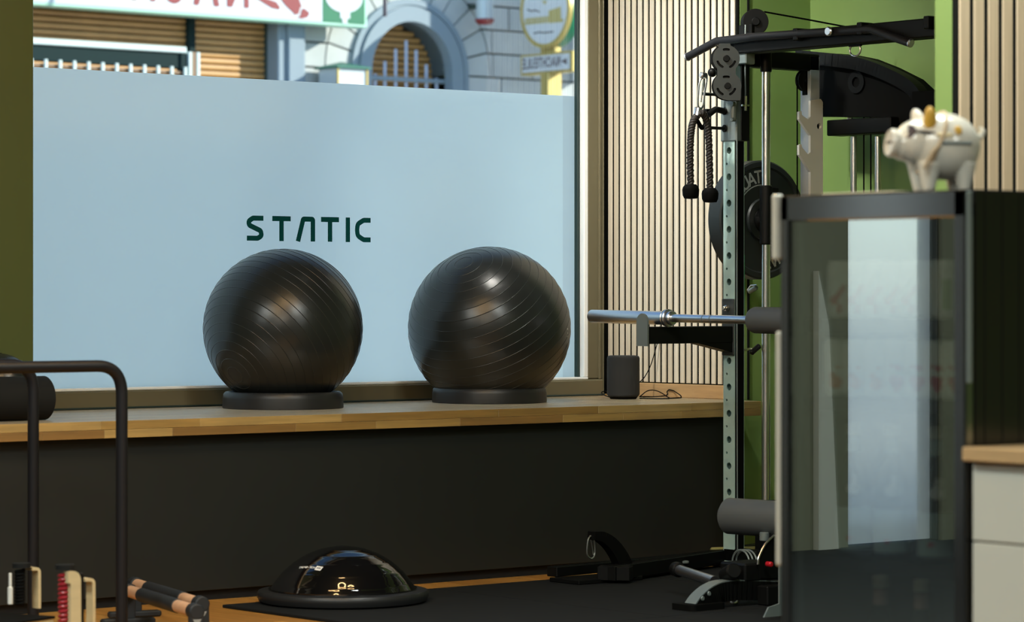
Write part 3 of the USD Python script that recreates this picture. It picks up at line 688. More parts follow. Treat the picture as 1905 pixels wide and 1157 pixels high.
# guide rod with carriage
gx, gy = at(1425, 500, Y=UY - 0.03)[0], UY - 0.03
def zrod(v): return at(1425, v, Y=gy)[2]
obj('guide_rod', rod((gx, gy, zrod(932)), (gx, gy, zrod(98)), 0.0158, 24), M['chrome'], rack)
obj('rod_socket', rod((gx, gy, zrod(134)), (gx, gy, zrod(98)), 0.0215, 20, 0.002), M['black'], rack)
obj('carriage', MB().add(rod((gx, gy, zrod(455)), (gx, gy, zrod(345)), 0.024, 20, 0.004)).box((gx + 0.0, gy - 0.02, zrod(452)), (gx + 0.05, gy + 0.02, zrod(348)), 0.004), M['black'], rack)
obj('yellow_tag', box((gx + 0.018, gy - 0.026, zrod(384)), (gx + 0.034, gy - 0.021, zrod(360)), 0.001), M['yellow'], rack)
# hook plate (notched) in front of the rear upright
yh = UY - 0.022
def poly_y(pts, Y): return [(at(u, v, Y=Y)[0], at(u, v, Y=Y)[2]) for u, v in pts]
hk = Polygon(poly_y([(1508, 187), (1527, 184), (1531, 190), (1531, 640), (1508, 640), (1508, 320), (1487, 288), (1487, 270), (1491, 268), (1492, 274), (1503, 287), (1508, 283), (1508, 252), (1503, 246), (1487, 222), (1487, 208), (1491, 206), (1492, 214), (1503, 222), (1508, 217)], yh))
hk = hk.buffer(-0.001).buffer(0.001)
hm = Point(*poly_y([(1524, 235)], yh)[0]).buffer(0.012)
obj('hook_plate', put(prism(hk.difference(hm), 0.012), plane_frame((0, yh + 0.012, 0), (1, 0, 0), (0, 0, 1))), M['paleplate'], rack, smooth=False, label='pale notched hook plate')
obj('hook_plate_spacer', box((RX + 0.004, yh + 0.012, 0.9), (RX + 0.046, UY, 1.75), 0.001), M['black'], rack)
pc2 = at(1497, 150, X=RX - 0.002)
obj('cable_slot', box((RX - 0.003, pc2[1] - 0.013, pc2[2] - 0.055), (RX + 0.001, pc2[1] + 0.013, pc2[2] + 0.055), 0.001), M['blackmatt'], rack)
obj('slot_pulley', place(lathe([(0.008, -0.009), (0.040, -0.009), (0.036, 0), (0.040, 0.009), (0.008, 0.009), (0.008, -0.009)], 28), (0, 1, 0), (RX - 0.004, pc2[1], pc2[2])), M['black'], rack)
obj('cable', tube([(RX - 0.042, pc2[1], pc2[2]), (RX - 0.040, pc2[1], 0.4)], 0.0028, 6), M['blackmatt'], rack)
# weight tower: arched shroud, crossbar, guide rods, cables
XSH = 8.40
def poly_x(pts, X): return [(at(u, v, X=X)[1], at(u, v, X=X)[2]) for u, v in pts]
sh = Polygon(poly_x([(1490, 101), (1560, 100), (1600, 108), (1640, 124), (1684, 146), (1712, 172), (1722, 206), (1722, 250), (1640, 248), (1640, 218), (1520, 216), (1490, 216)], XSH))
obj('shroud', put(prism(sh, 0.10), plane_frame((XSH, 0, 0), (0, 1, 0), (0, 0, 1))), M['blackmatt'], rack, smooth=False)
rim = [at(u, v, X=XSH - 0.03) for u, v in ((1480, 95), (1560, 103), (1600, 110), (1640, 124), (1684, 146), (1708, 170), (1718, 200))]
rp = smooth_path(rim, 6); rb = MB()
for a, b in zip(rp[:-1], rp[1:]):
    t_ = (b - a); ny = np.array([0, -t_[2], t_[1]]); ny /= np.linalg.norm(ny); ny *= (1 if ny[2] > 0 else -1)
    P = [p + ny * h + np.array([x, 0, 0]) for p in (a - t_ * 0.03, b + t_ * 0.03) for h in (-0.045, 0.004) for x in (0, 0.05)]
    rb.add(trimesh.convex.convex_hull(np.array(P)))
obj('shroud_rim', rb, M['black'], rack)
obj('tower_head', box((XSH - 0.06, at(1738, 190, X=XSH)[1] - 0.25, at(1738, 232, X=XSH)[2]), (XSH + 0.12, at(1716, 190, X=XSH)[1], at(1738, 170, X=XSH)[2]), 0.004), M['blackmatt'], rack)
obj('shroud_disc', place(lathe([(0.02, 0), (0.042, 0), (0.042, 0.006), (0.02, 0.006), (0.02, 0)], 28), (-1, 0, 0), at(1594, 153, X=XSH - 0.002)), M['black'], rack)
obj('crossbar', box((XSH - 0.045, at(1672, 240, X=XSH)[1], at(1580, 252, X=XSH)[2]), (XSH + 0.04, UY + 0.0, at(1580, 223, X=XSH)[2]), 0.004), M['black'], rack)
for u in (1588, 1633):
    c = at(u, 300, X=XSH)
    obj('weight_guide_rod', rod((c[0], c[1], 0.1), (c[0], c[1], at(u, 254, X=XSH)[2]), 0.0125, 18), M['chrome'], rack)
    obj('crossbar_bolt', rod((c[0] - 0.02, c[1], at(u, 224, X=XSH)[2]), (c[0] - 0.02, c[1], at(u, 219, X=XSH)[2]), 0.011, 10, 0.002), M['bolt'], rack)
for u in (1607, 1620):
    c = at(u, 300, X=XSH + 0.01)
    obj('cable', rod((c[0], c[1], 0.6), (c[0], c[1], 1.72), 0.0028, 8), M['blackmatt'], rack)
stk = MB()
c = at(1610, 300, X=XSH)
for k in range(14): obj('weight_plate', box((XSH - 0.05, c[1] - 0.13, 0.12 + k * 0.035), (XSH + 0.06, c[1] + 0.13, 0.153 + k * 0.035), 0.003), M['black'], rack)
# steel ring under the beam
cr = at(1591, 93, X=UX + 0.03); a = np.linspace(0, 2 * math.pi, 33)[:-1]
obj('hanging_ring', tube(np.stack([cr[0] + 0.0 * a, cr[1] + 0.021 * np.cos(a) * 1.25, cr[2] + 0.021 * np.sin(a)], 1), 0.0035, 8, closed=True), M['chrome'], rack)
obj('ring_lug', box((cr[0] - 0.006, cr[1] - 0.03, cr[2] + 0.012), (cr[0] + 0.006, cr[1] + 0.03, zb - 0.03), 0.002), M['black'], rack)
# spotter arm
ax0 = at(1207, 610, Y=UY)[0]; za0, za1 = at(1207, 644, Y=UY)[2], at(1207, 583, Y=UY)[2]
r_ = 0.0295
epoly = unary_union([shapely.box(-r_, za0, r_, za1 - r_), Point(0, za1 - r_).buffer(r_, 12)])
obj('arm_end_plate', put(prism(epoly, 0.007), plane_frame((ax0, UY + r_, 0), (0, -1, 0), (0, 0, 1))), M['greysteel'], rack, label='grey rounded end plate')
obj('spotter_arm', box((ax0 + 0.001, UY + 0.002, za0 + 0.008), (UX - 0.004, UY + 0.058, 0.908), 0.003), M['black'], rack)
g = Polygon([(ax0 + 0.24, za0 + 0.01), (UX - 0.002, za0 + 0.01), (UX - 0.002, at(1360, 656, Y=UY)[2])])
obj('arm_gusset', put(prism(g, 0.05), plane_frame((0, UY + 0.055, 0), (1, 0, 0), (0, 0, 1))), M['black'], rack)
zb0, zb1 = at(1356, 661, X=UX)[2], at(1356, 556, X=UX)[2]
obj('arm_bracket', MB().box((UX - 0.007, UY - 0.004, zb0), (UX - 0.001, UY + 0.062, zb1), 0.002), M['darkgrey'], rack)
bc = at(1354, 573, X=UX - 0.008)
obj('bracket_bolt', MB().add(rod(bc, bc - [0.014, 0, 0], 0.012, 6, 0.002)).add(rod(bc - [0.012, 0, 0], bc - [0.024, 0, 0], 0.007, 12, 0.002)), M['bolt'], rack)
# pop-pin lever
kp = at(1388, 650, Y=UY)
obj('lever_pin', rod(at(1384, 651, Y=UY), at(1397, 649, Y=UY), 0.005, 10), M['bolt'], rack)
obj('lever_knob', rod(at(1397, 657, Y=UY), at(1413, 643, Y=UY), 0.0105, 14, 0.004), M['black'], rack)
# floor frame
fb0, fb1 = np.array([7.115, 8.02]), np.array([7.93, 8.29])
dv = (fb1 - fb0) / np.linalg.norm(fb1 - fb0); nv = np.array([-dv[1], dv[0]])
def beam(a, b, w, z0, z1, bev=0.003):
    L = np.linalg.norm(b - a); m = box((0, -w / 2, z0), (L, w / 2, z1), bev); d_ = (b - a) / L
    return put(m, plane_frame((a[0], a[1], 0), (d_[0], d_[1], 0), (-d_[1], d_[0], 0)))
obj('floor_beam', beam(fb0 + nv * 0.06, fb1 + dv * 0.4 + nv * 0.06, 0.055, 0.02, 0.072), M['black'], rack)
obj('floor_beam', beam(fb0 + dv * 0.06 + nv * 0.055 - nv * 0.055, fb0 + dv * 0.02 + nv * 0.11, 0.07, 0.02, 0.07), M['black'], rack)
obj('floor_beam', beam(np.array([7.36, 8.43]) - dv * 0.33, np.array([7.9, 8.43]), 0.05, 0.02, 0.056), M['black'], rack)
obj('foot_plate', box((6.98, 8.10, 0.0115), (7.28, 8.26, 0.026), 0.002), M['black'], rack)
hy = 8.13
harc = [(1164, 1070), (1155, 1042), (1138, 1015), (1118, 999), (1100, 996)]
hp_ = smooth_path([at(u, v, Y=hy) for u, v in harc], 6); hp_[0, 2] = min(hp_[0, 2], 0.06)
hkb = MB(); wd = np.linspace(0.032, 0.014, len(hp_))
for i in range(len(hp_) - 1):
    P = []
    for p, w in ((hp_[i], wd[i]), (hp_[i + 1], wd[i + 1])):
        t_ = hp_[i + 1] - hp_[i]; n_ = np.array([-t_[2], 0, t_[0]]); n_ /= np.linalg.norm(n_)
        for s in (-1, 1):
            for y in (-0.02, 0.02): P.append(p + n_ * w * s + [0, y, 0])
    hkb.add(trimesh.convex.convex_hull(np.array(P)))
obj('low_hook_arm', hkb, M['blackmatt'], rack)
obj('base_bolt', MB().add(rod(at(1275, 1043, Y=8.2), at(1275, 1048, Y=8.2), 0.013, 8, 0.002)), M['greysteel'], rack)
obj('cable_drum', MB().add(rod(at(1378, 1046, Y=8.1), at(1400, 1046, Y=8.1) + [0, 0.0, 0], 0.045, 24, 0.004)), M['black'], rack)
for k in range(3):
    c = at(1378 + 7 * k, 1046, Y=8.08)
    obj('drum_rib', place(lathe([(0.044, -0.003), (0.049, 0), (0.044, 0.003), (0.04, 0), (0.044, -0.003)], 24), (1, 0, 0.0), c), M['greysteel'], rack)
obj('base_foot', box((UX - 0.03, UY - 0.03, 0.0108), (UX + 0.10, UY + 0.09, 0.031), 0.002), M['black'], rack)
obj('base_foot', box((RX - 0.03, UY - 0.03, 0.0108), (RX + 0.10, UY + 0.09, 0.031), 0.002), M['black'], rack)
obj('base_foot', box((UX - 0.03, UY - 1.23, 0.0108), (RX + 0.10, UY - 1.11, 0.031), 0.002), M['black'], rack)
obj('floor_rail', box((UX, UY - 1.2, 0.031), (UX + 0.05, UY + 0.06, 0.08), 0.003), M['black'], rack)
obj('rod_foot', box((gx - 0.03, gy - 0.03, 0.0108), (gx + 0.03, gy + 0.03, zrod(930)), 0.003), M['black'], rack)
obj('wooden_pin', rod(at(1322, 1023, Y=8.36), at(1412, 1021, Y=8.3), 0.010, 12, 0.004), mat('olive_wood_pin', (0.30, 0.27, 0.09), 0.5), rack)

# rope handle hanging from its snap hook
rp_loc = at(1303, 250, Y=8.3)
rope = thing('triceps_rope', 'twisted black pull-down rope with two rubber ends hanging from the pulley', 'rope handle', rp_loc)
RY = 8.28
def strands(path, r, parent, turns):
    P = smooth_path(path, 14); L = np.concatenate([[0], np.cumsum(np.linalg.norm(np.diff(P, axis=0), axis=1))]); L /= L[-1]
    T = np.gradient(P, axis=0); T /= np.linalg.norm(T, axis=1, keepdims=True)
    A = np.array([0, 1.0, 0]); 
    for k in range(3):
        a = 2 * math.pi * (turns * L + k / 3); out = []
        for i in range(len(P)):
            n = A - T[i] * (A @ T[i]); n /= np.linalg.norm(n); b = np.cross(T[i], n)
            out.append(P[i] + r * 0.58 * (math.cos(a[i]) * n + math.sin(a[i]) * b))
        obj('rope_strand', tube(out, r * 0.53, 8), M['rope'], parent, smooth=True)
left = [at(u, v, Y=RY) for u, v in ((1299, 212), (1289, 228), (1285, 255), (1284, 300), (1285, 348))]
right = [at(u, v, Y=RY - 0.02) for u, v in ((1304, 208), (1313, 220), (1318, 250), (1320, 300), (1321, 352))]
strands(left, 0.0130, rope, 9); strands(right, 0.0130, rope, 9)
for (u, v), y in (((1285, 346), RY), ((1321, 353), RY - 0.02)):
    c = at(u, v, Y=y)
    obj('rubber_end', place(lathe([(0, 0.006), (0.020, 0.006), (0.029, -0.004), (0.0315, -0.014), (0.030, -0.034), (0.024, -0.046), (0, -0.048)], 28), None, c), M['blackmatt'], rope)
cf = at(1301, 209, Y=RY)
obj('ferrule', rod(at(1299, 200, Y=RY), at(1297, 217, Y=RY), 0.0155, 16, 0.003), M['steel'], rope)
obj('loop', tube(fillet([at(1296, 222, Y=RY + 0.01), at(1306, 240, Y=RY + 0.01), at(1312, 232, Y=RY)], 0.02), 0.008, 10), M['blackmatt'], rope)
snap = thing('snap_hook', 'bright steel snap hook between the rope and the pulley ball stop', 'carabiner', at(1306, 170, Y=RY))
o_ = [at(u, v, Y=RY - 0.01) for u, v in ((1309, 143), (1302, 152), (1299, 178), (1299, 197), (1303, 203), (1308, 196), (1311, 172), (1315, 150), (1314, 143))]
obj('hook_body', tube(smooth_path(o_ + [o_[0]], 5), 0.0036, 8), M['chrome'], snap)
obj('swivel_eye', rod(at(1303, 139, Y=RY - 0.01), at(1314, 141, Y=RY - 0.01), 0.011, 14, 0.003), M['steel'], snap)
obj('hook_gate', rod(at(1308, 150, Y=RY - 0.012), at(1304, 190, Y=RY - 0.012), 0.0028, 8), M['steel'], snap)
bs = at(1325, 135, Y=RY - 0.01)
obj('ball_stop', place(lathe([(0.017 * math.sin(a), -0.017 * math.cos(a)) for a in np.linspace(0, math.pi, 16)], 24), None, bs), M['black'], snap)

# bumper plate on the far side of the machine
PYF = 8.372
pc3 = at(1420, 409, Y=PYF); PR = 0.2265
bp = thing('bumper_plate', 'black rubber bumper plate with pale mirrored lettering stored behind the perforated upright', 'weight plate', (pc3[0], PYF, pc3[2] - PR))
ring = lathe([(0.027, -0.0), (0.075, -0.0), (0.078, -0.004), (0.082, 0.006), (0.150, 0.006), (0.197, 0.005), (0.203, -0.002), (PR - 0.006, -0.002), (PR, 0.004), (PR, 0.064), (PR - 0.006, 0.070), (0.027, 0.068), (0.027, 0)], 96)
obj('body', place(ring, (0, 1, 0), (pc3[0], PYF, pc3[2])), M['disc'], bp, smooth=35)
obj('hub_ring', place(lathe([(0.025, -0.003), (0.046, -0.003), (0.048, 0.001), (0.025, 0.001), (0.025, -0.003)], 40), (0, 1, 0), (pc3[0], PYF, pc3[2])), M['black'], bp)
for half in (0, 180):
    for k, ch in enumerate('TAURUS'):
        th = math.radians(98 + 13.0 * k + half); m = text_flat(ch, 0.047); m.apply_translation([-(m.bounds[0][0] + m.bounds[1][0]) / 2, 0, 0])
        rad = np.array([math.cos(th), 0, math.sin(th)]); tg = np.array([math.sin(th), 0, -math.cos(th)])
        obj('letter', put(m, plane_frame(np.array([pc3[0], PYF + 0.0042, pc3[2]]) + rad * 0.141, tg, rad)), M['print'], bp, smooth=False)
a = np.radians(np.linspace(85, 190, 40)); un = LineString(np.stack([0.133 * np.cos(a), 0.133 * np.sin(a)], 1)).buffer(0.0022)
obj('print_line', put(prism(un, 0.0006), plane_frame((pc3[0], PYF + 0.0058, pc3[2]), (1, 0, 0), (0, 0, 1))), M['print'], bp, smooth=False)
obj('plate_peg', rod((pc3[0], PYF - 0.05, pc3[2]), (pc3[0], 8.63, pc3[2]), 0.0235, 28, 0.003), M['chrome'], rack)
obj('peg_arm', box((pc3[0] - 0.02, UY + 0.004, pc3[2] - 0.028), (RX + 0.01, UY + 0.05, pc3[2] + 0.028), 0.003), M['black'], rack)

# barbell with its pad
BX = 7.52
tip, near = np.array([BX, 8.655, 0.944]), np.array([BX, 6.46, 0.922])
bd = (near - tip) / np.linalg.norm(near - tip)
bar = thing('barbell', 'bright steel barbell lying across the spotter arm', 'barbell', (BX, 7.6, 0.91))
def along(s): return tip + bd * s
for s0, sgn in ((0.0, 1), (2.195, -1)):
    obj('sleeve', rod(along(s0), along(s0 + sgn * 0.415), 0.0248, 32, 0.004), M['steel'], bar)
    obj('collar', MB().add(rod(along(s0 + sgn * 0.410), along(s0 + sgn * 0.416), 0.0305, 32, 0.003)).add(rod(along(s0 + sgn * 0.418), along(s0 + sgn * 0.432), 0.0325, 32, 0.003)).add(rod(along(s0 + sgn * 0.436), along(s0 + sgn * 0.452), 0.026, 32, 0.004)), M['steel'], bar)
obj('shaft', rod(along(0.43), along(1.765), 0.0150, 24), M['steel'], bar)
for s in (0.615, 0.655):
    obj('knurl_mark', rod(along(s), along(s + 0.006), 0.0154, 24), M['greysteel'], bar)
pad = thing('barbell_pad', 'thick grey-black foam pad sleeved on the barbell', 'bar pad', along(1.05))
Lp = 0.445
obj('body', place(lathe([(0.0156, 0.004), (0.032, 0.0), (0.042, 0.006), (0.047, 0.018), (0.047, Lp - 0.018), (0.042, Lp - 0.006), (0.032, Lp), (0.0156, Lp - 0.004), (0.0156, 0.004)], 40), bd, along(0.865)), M['greypad'], pad)

# small things hung on the machine
gb = single('resistance_band', box((at(1375, 500, Y=8.34)[0], 8.34, at(1376, 592, Y=8.34)[2]), (at(1386, 500, Y=8.34)[0], 8.343, at(1376, 474, Y=8.34)[2]), 0.001), M['greenband'], 'narrow bright green band hanging behind the perforated upright', 'exercise band')
dh = thing('pull_stirrup', 'small grey pull stirrup hanging right of the perforated upright', 'cable grip', at(1398, 545, Y=8.5))
obj('grip', rod(at(1393, 543, Y=8.5), at(1408, 534, Y=8.46), 0.010, 12, 0.003), M['greysteel'], dh)
obj('stirrup', tube([at(1390, 540, Y=8.5), at(1397, 531, Y=8.5), at(1408, 530, Y=8.47)], 0.003, 8), M['steel'], dh)
car = thing('carabiner', 'steel carabiner hanging from the low curved hook arm', 'carabiner', at(1099, 1040, Y=hy))
o_ = [at(u, v, Y=hy) for u, v in ((1098, 997), (1094, 1005), (1092, 1028), (1095, 1036), (1101, 1039), (1106, 1033), (1107, 1020), (1105, 1004), (1101, 998))]
obj('hook_body', tube(smooth_path(o_ + [o_[0]], 5), 0.0030, 8), M['chrome'], car)
obj('hook_gate', rod(at(1099, 1004, Y=hy), at(1104, 1032, Y=hy), 0.002, 8), M['steel'], car)

# ------------------------------------------------------------------ adjustable bench in front of the machine (mostly behind the fridge)
bc0 = at(1360, 960, d=10.32)
wb = thing('weight_bench', 'black weight bench with grey roller pad and curved leg, its lit top coloured pale', 'weight bench', (7.1, 7.3, 0.019))
ra, rbp = bc0 + np.array([0, 0.0, 0]), bc0 + np.array([0.05, -0.46, 0])
obj('roller_pad', rod(ra + [0, 0.03, 0], rbp, 0.061, 40, 0.02), M['greypad'], wb, label='grey vinyl roller pad')
obj('pad_axle', rod(ra - [0, 0.2, 0], ra - [0, 0.2, 0.16], 0.02, 16), M['black'], wb)
LY = 7.24
arc = [at(u, v, Y=LY) for u, v in ((1282, 1134), (1296, 1108), (1318, 1090), (1345, 1081), (1400, 1080), (1470, 1083))]
arc[0][2] = 0.022
ap = smooth_path(arc, 6); lg_, tp_ = MB(), MB()
for i in range(len(ap) - 1):
    t_ = ap[i + 1] - ap[i]; n_ = np.array([-t_[2], 0, t_[0]]); n_ /= np.linalg.norm(n_)
    e_ = t_ * 0.04
    lg_.add(trimesh.convex.convex_hull(np.array([p + n_ * w + [0, y, 0] for p in (ap[i] - e_, ap[i + 1] + e_) for w in (-0.062, 0.0) for y in (-0.028, 0.028)])))
    tp_.add(trimesh.convex.convex_hull(np.array([p + n_ * w + [0, y, 0] for p in (ap[i] - e_, ap[i + 1] + e_) for w in (0.0, 0.003) for y in (-0.026, 0.026)])))
ml = lg_.mesh(); vv = np.array(ml.vertices); vv[:, 2] = np.maximum(vv[:, 2], 0.024); ml.vertices = vv
obj('curved_leg', ml, M['black'], wb)
obj('lit_leg_top', tp_, M['greysteel'], wb, label='lit top of the curved leg, coloured pale grey')  # light on the leg's top put into colour as a paler strip
fc = ap[0]
obj('rubber_foot', put(prism(unary_union([shapely.box(-0.045, -0.035, 0.065, 0.035)]).buffer(0.02, 6), 0.020), plane_frame((fc[0] + 0.03, LY, 0.0110), (1, 0, 0), (0, 1, 0))), M['blackmatt'], wb)
for u, v in ((1306, 1113), (1318, 1104)):
    b_ = at(u, v, Y=LY - 0.030); obj('leg_bolt', rod(b_, b_ - [0, 0.006, 0], 0.008, 8, 0.002), M['greysteel'], wb)
tb0, tb1 = at(1262, 1060, d=10.35), at(1318, 1078, d=10.1)
obj('cross_tube', rod(tb0, tb1 + (tb1 - tb0) * 0.2, 0.018, 20), M['steel'], wb, label='chrome cross tube')
dt = (tb1 - tb0) / np.linalg.norm(tb1 - tb0)
obj('tube_end', rod(tb0 - dt * 0.03, tb0 + dt * 0.01, 0.025, 20, 0.005), M['black'], wb)
zl = at(1345, 1062, Y=7.3)
obj('hinge_knob', rod(at(1350, 1070, Y=7.28), at(1366, 1062, Y=7.2), 0.026, 20, 0.005), M['black'], wb)
obj('hinge_block', MB().box((at(1370, 1060, Y=7.25)[0], 7.21, at(1400, 1080, Y=7.24)[2]), (at(1460, 1060, Y=7.25)[0], 7.33, at(1400, 1046, Y=7.24)[2]), 0.006), M['black'], wb)
obj('adjuster_arc', tube(smooth_path([at(u, v, Y=7.2) for u, v in ((1410, 1050), (1412, 1036), (1424, 1012), (1440, 996))], 6), 0.004, 8), M['steel'], wb)
obj('adjuster_plate', put(prism(Polygon(poly_y([(1412, 1050), (1413, 1036), (1424, 1012), (1442, 996), (1480, 990), (1480, 1075), (1415, 1075)], 7.205)), 0.008), plane_frame((0, 7.215, 0), (1, 0, 0), (0, 0, 1))), M['black'], wb)
rk = at(1426, 1049, Y=7.19)
obj('red_knob', rod(rk, rk + [0, -0.025, 0], 0.009, 14, 0.003), M['redknob'], wb)
obj('seat_post', rod(at(1422, 1006, Y=7.3), at(1422, 990, Y=7.3), 0.016, 18, 0.002), M['greysteel'], wb)
obj('support_frame', MB().box((6.98, 7.16, 0.0115), (7.7, 7.21, 0.075), 0.004), M['black'], wb)
ft = Polygon(poly_y([(1418, 1160), (1432, 1130), (1452, 1123), (1452, 1040), (1462, 1040), (1475, 1160)], 6.85))
obj('end_stand', put(prism(ft.intersection(shapely.box(0, 0.02, 20, 5)), 0.006), plane_frame((0, 6.86, 0), (1, 0, 0), (0, 0, 1))), M['greysteel'], wb)
fs = thing('floor_snap_hook', 'small steel snap hook lying on the rubber floor under the bench leg', 'carabiner', at(1355, 1118, Z=0.012))
for k, (u, v) in enumerate(((1349, 1112), (1359, 1108))):
    c = at(u, v, Z=0.025); obj('swivel', place(lathe([(0.006, -0.006), (0.013, -0.006), (0.013, 0.006), (0.006, 0.006), (0.006, -0.006)], 18), (0.6 - 0.9 * k, -0.6, 0.4), c), M['chrome'], fs)
obj('hook_body', tube(smooth_path([at(u, v, Z=z) for u, v, z in ((1361, 1107, .025), (1369, 1112, .021), (1371, 1119, .0148), (1365, 1122, .0145), (1360, 1120, .0148))], 5), 0.0035, 8), M['steel'], fs)

# ------------------------------------------------------------------ drinks fridge with its contents
FX, FY0, FY1, FD, FH = 4.80, 4.334, 4.885, 0.53, 1.245   # front plane, near side, far side, depth, height
fridge = thing('drinks_fridge', 'tall black glass-door drinks fridge with a china piggy bank on its top', 'fridge', (FX + FD / 2, (FY0 + FY1) / 2, 0))
x0, x1 = FX + 0.03, FX + FD
obj('side_panel', box((x0, FY0, 0.03), (x1, FY0 + 0.028, FH), 0.003), M['fridgeside'], fridge)
for k in range(9):
    obj('side_rib', box((x0 + 0.03 + k * 0.055, FY0 - 0.002, 0.04), (x0 + 0.055 + k * 0.055, FY0 + 0.001, FH - 0.006), 0.001), M['fridgeside'], fridge)
obj('side_panel', box((x0, FY1 - 0.028, 0.03), (x1, FY1, FH), 0.003), M['fridgein'], fridge)
obj('back_panel', box((x1 - 0.03, FY0 + 0.028, 0.03), (x1, FY1 - 0.028, FH - 0.03)), M['fridgein'], fridge)
obj('top_panel', box((x0 - 0.004, FY0 + 0.001, FH - 0.03), (x1 - 0.001, FY1 - 0.001, FH + 0.001), 0.004), M['fridgeblack'], fridge)
obj('bottom_panel', box((x0, FY0 + 0.028, 0.03), (x1 - 0.03, FY1 - 0.028, 0.115)), M['fridgein'], fridge)
for y in (FY0 + 0.05, FY1 - 0.05):
    for x in (x0 + 0.04, x1 - 0.05): obj('foot', rod((x, y, 0.0), (x, y, 0.032), 0.02, 14), M['blackmatt'], fridge)
dr = obj('door_frame', MB().box((FX, FY0, FH - 0.058), (FX + 0.028, FY1, FH), 0.004).box((FX, FY0, 0.05), (FX + 0.028, FY1, 0.12), 0.004)
         .box((FX, FY0, 0.05), (FX + 0.028, FY0 + 0.034, FH), 0.004).box((FX, FY1 - 0.028, 0.05), (FX + 0.028, FY1, FH), 0.004), mat('fridge_door_gloss', (0.012, 0.013, 0.012), 0.16, spec=1.0, coat_weight=1.0, coat_ior=2.2, coat_roughness=0.12), fridge)
obj('glass', box((FX + 0.008, FY0 + 0.03, 0.115), (FX + 0.013, FY1 - 0.025, FH - 0.055)), M['fridgeglass'], dr, smooth=False)
obj('inner_gasket', MB().box((FX + 0.0285, FY0 + 0.034, 0.12), (FX + 0.034, FY0 + 0.048, FH - 0.06)).box((FX + 0.0285, FY1 - 0.042, 0.12), (FX + 0.034, FY1 - 0.028, FH - 0.06)), M['greyprofile'], dr)
zz1 = at(1440, 484, X=FX)[2]; zz2 = at(1440, 616, X=FX)[2]
obj('pull_handle', box((FX - 0.016, FY1 - 0.004, zz1), (FX + 0.012, FY1 + 0.013, FH + 0.004), 0.005), M['handle'], dr, label='pale upright pull handle')
obj('pull_handle', box((FX - 0.006, FY1 - 0.004, 0.42), (FX + 0.012, FY1 + 0.011, zz2), 0.005), M['handle'], dr)
obj('hinge_strip', box((FX + 0.004, FY0 - 0.004, at(1800, 713, Y=FY0)[2]), (FX + 0.019, FY0 + 0.002, FH - 0.003), 0.002), M['greyprofile'], dr)
SH = (0.972, 0.800, 0.4475, 0.115)
for z in SH[:3]:
    sh_ = obj('shelf', MB().box((x0 + 0.012, FY0 + 0.03, z - 0.030), (x0 + 0.018, FY1 - 0.03, z), 0.002), M['shelf'], fridge)
    wires = MB()
    for k in range(12):
        y = FY0 + 0.05 + k * 0.041; wires.box((x0 + 0.016, y - 0.0015, z - 0.006), (x1 - 0.04, y + 0.0015, z - 0.003))
    for x in (x0 + 0.16, x0 + 0.32): wires.box((x - 0.002, FY0 + 0.03, z - 0.009), (x + 0.002, FY1 - 0.03, z - 0.006))
    obj('wire_grid', wires, M['shelf'], sh_, smooth=False)
leaf = single('paper_leaflet', box((FX + 0.10, FY0 + 0.30, FH + 0.0015), (FX + 0.30, FY0 + 0.52, FH + 0.007), 0.001), mat('cream_paper', (0.50, 0.46, 0.33), 0.6), 'flat cream leaflet lying on the fridge top left of the piggy bank', 'leaflet')

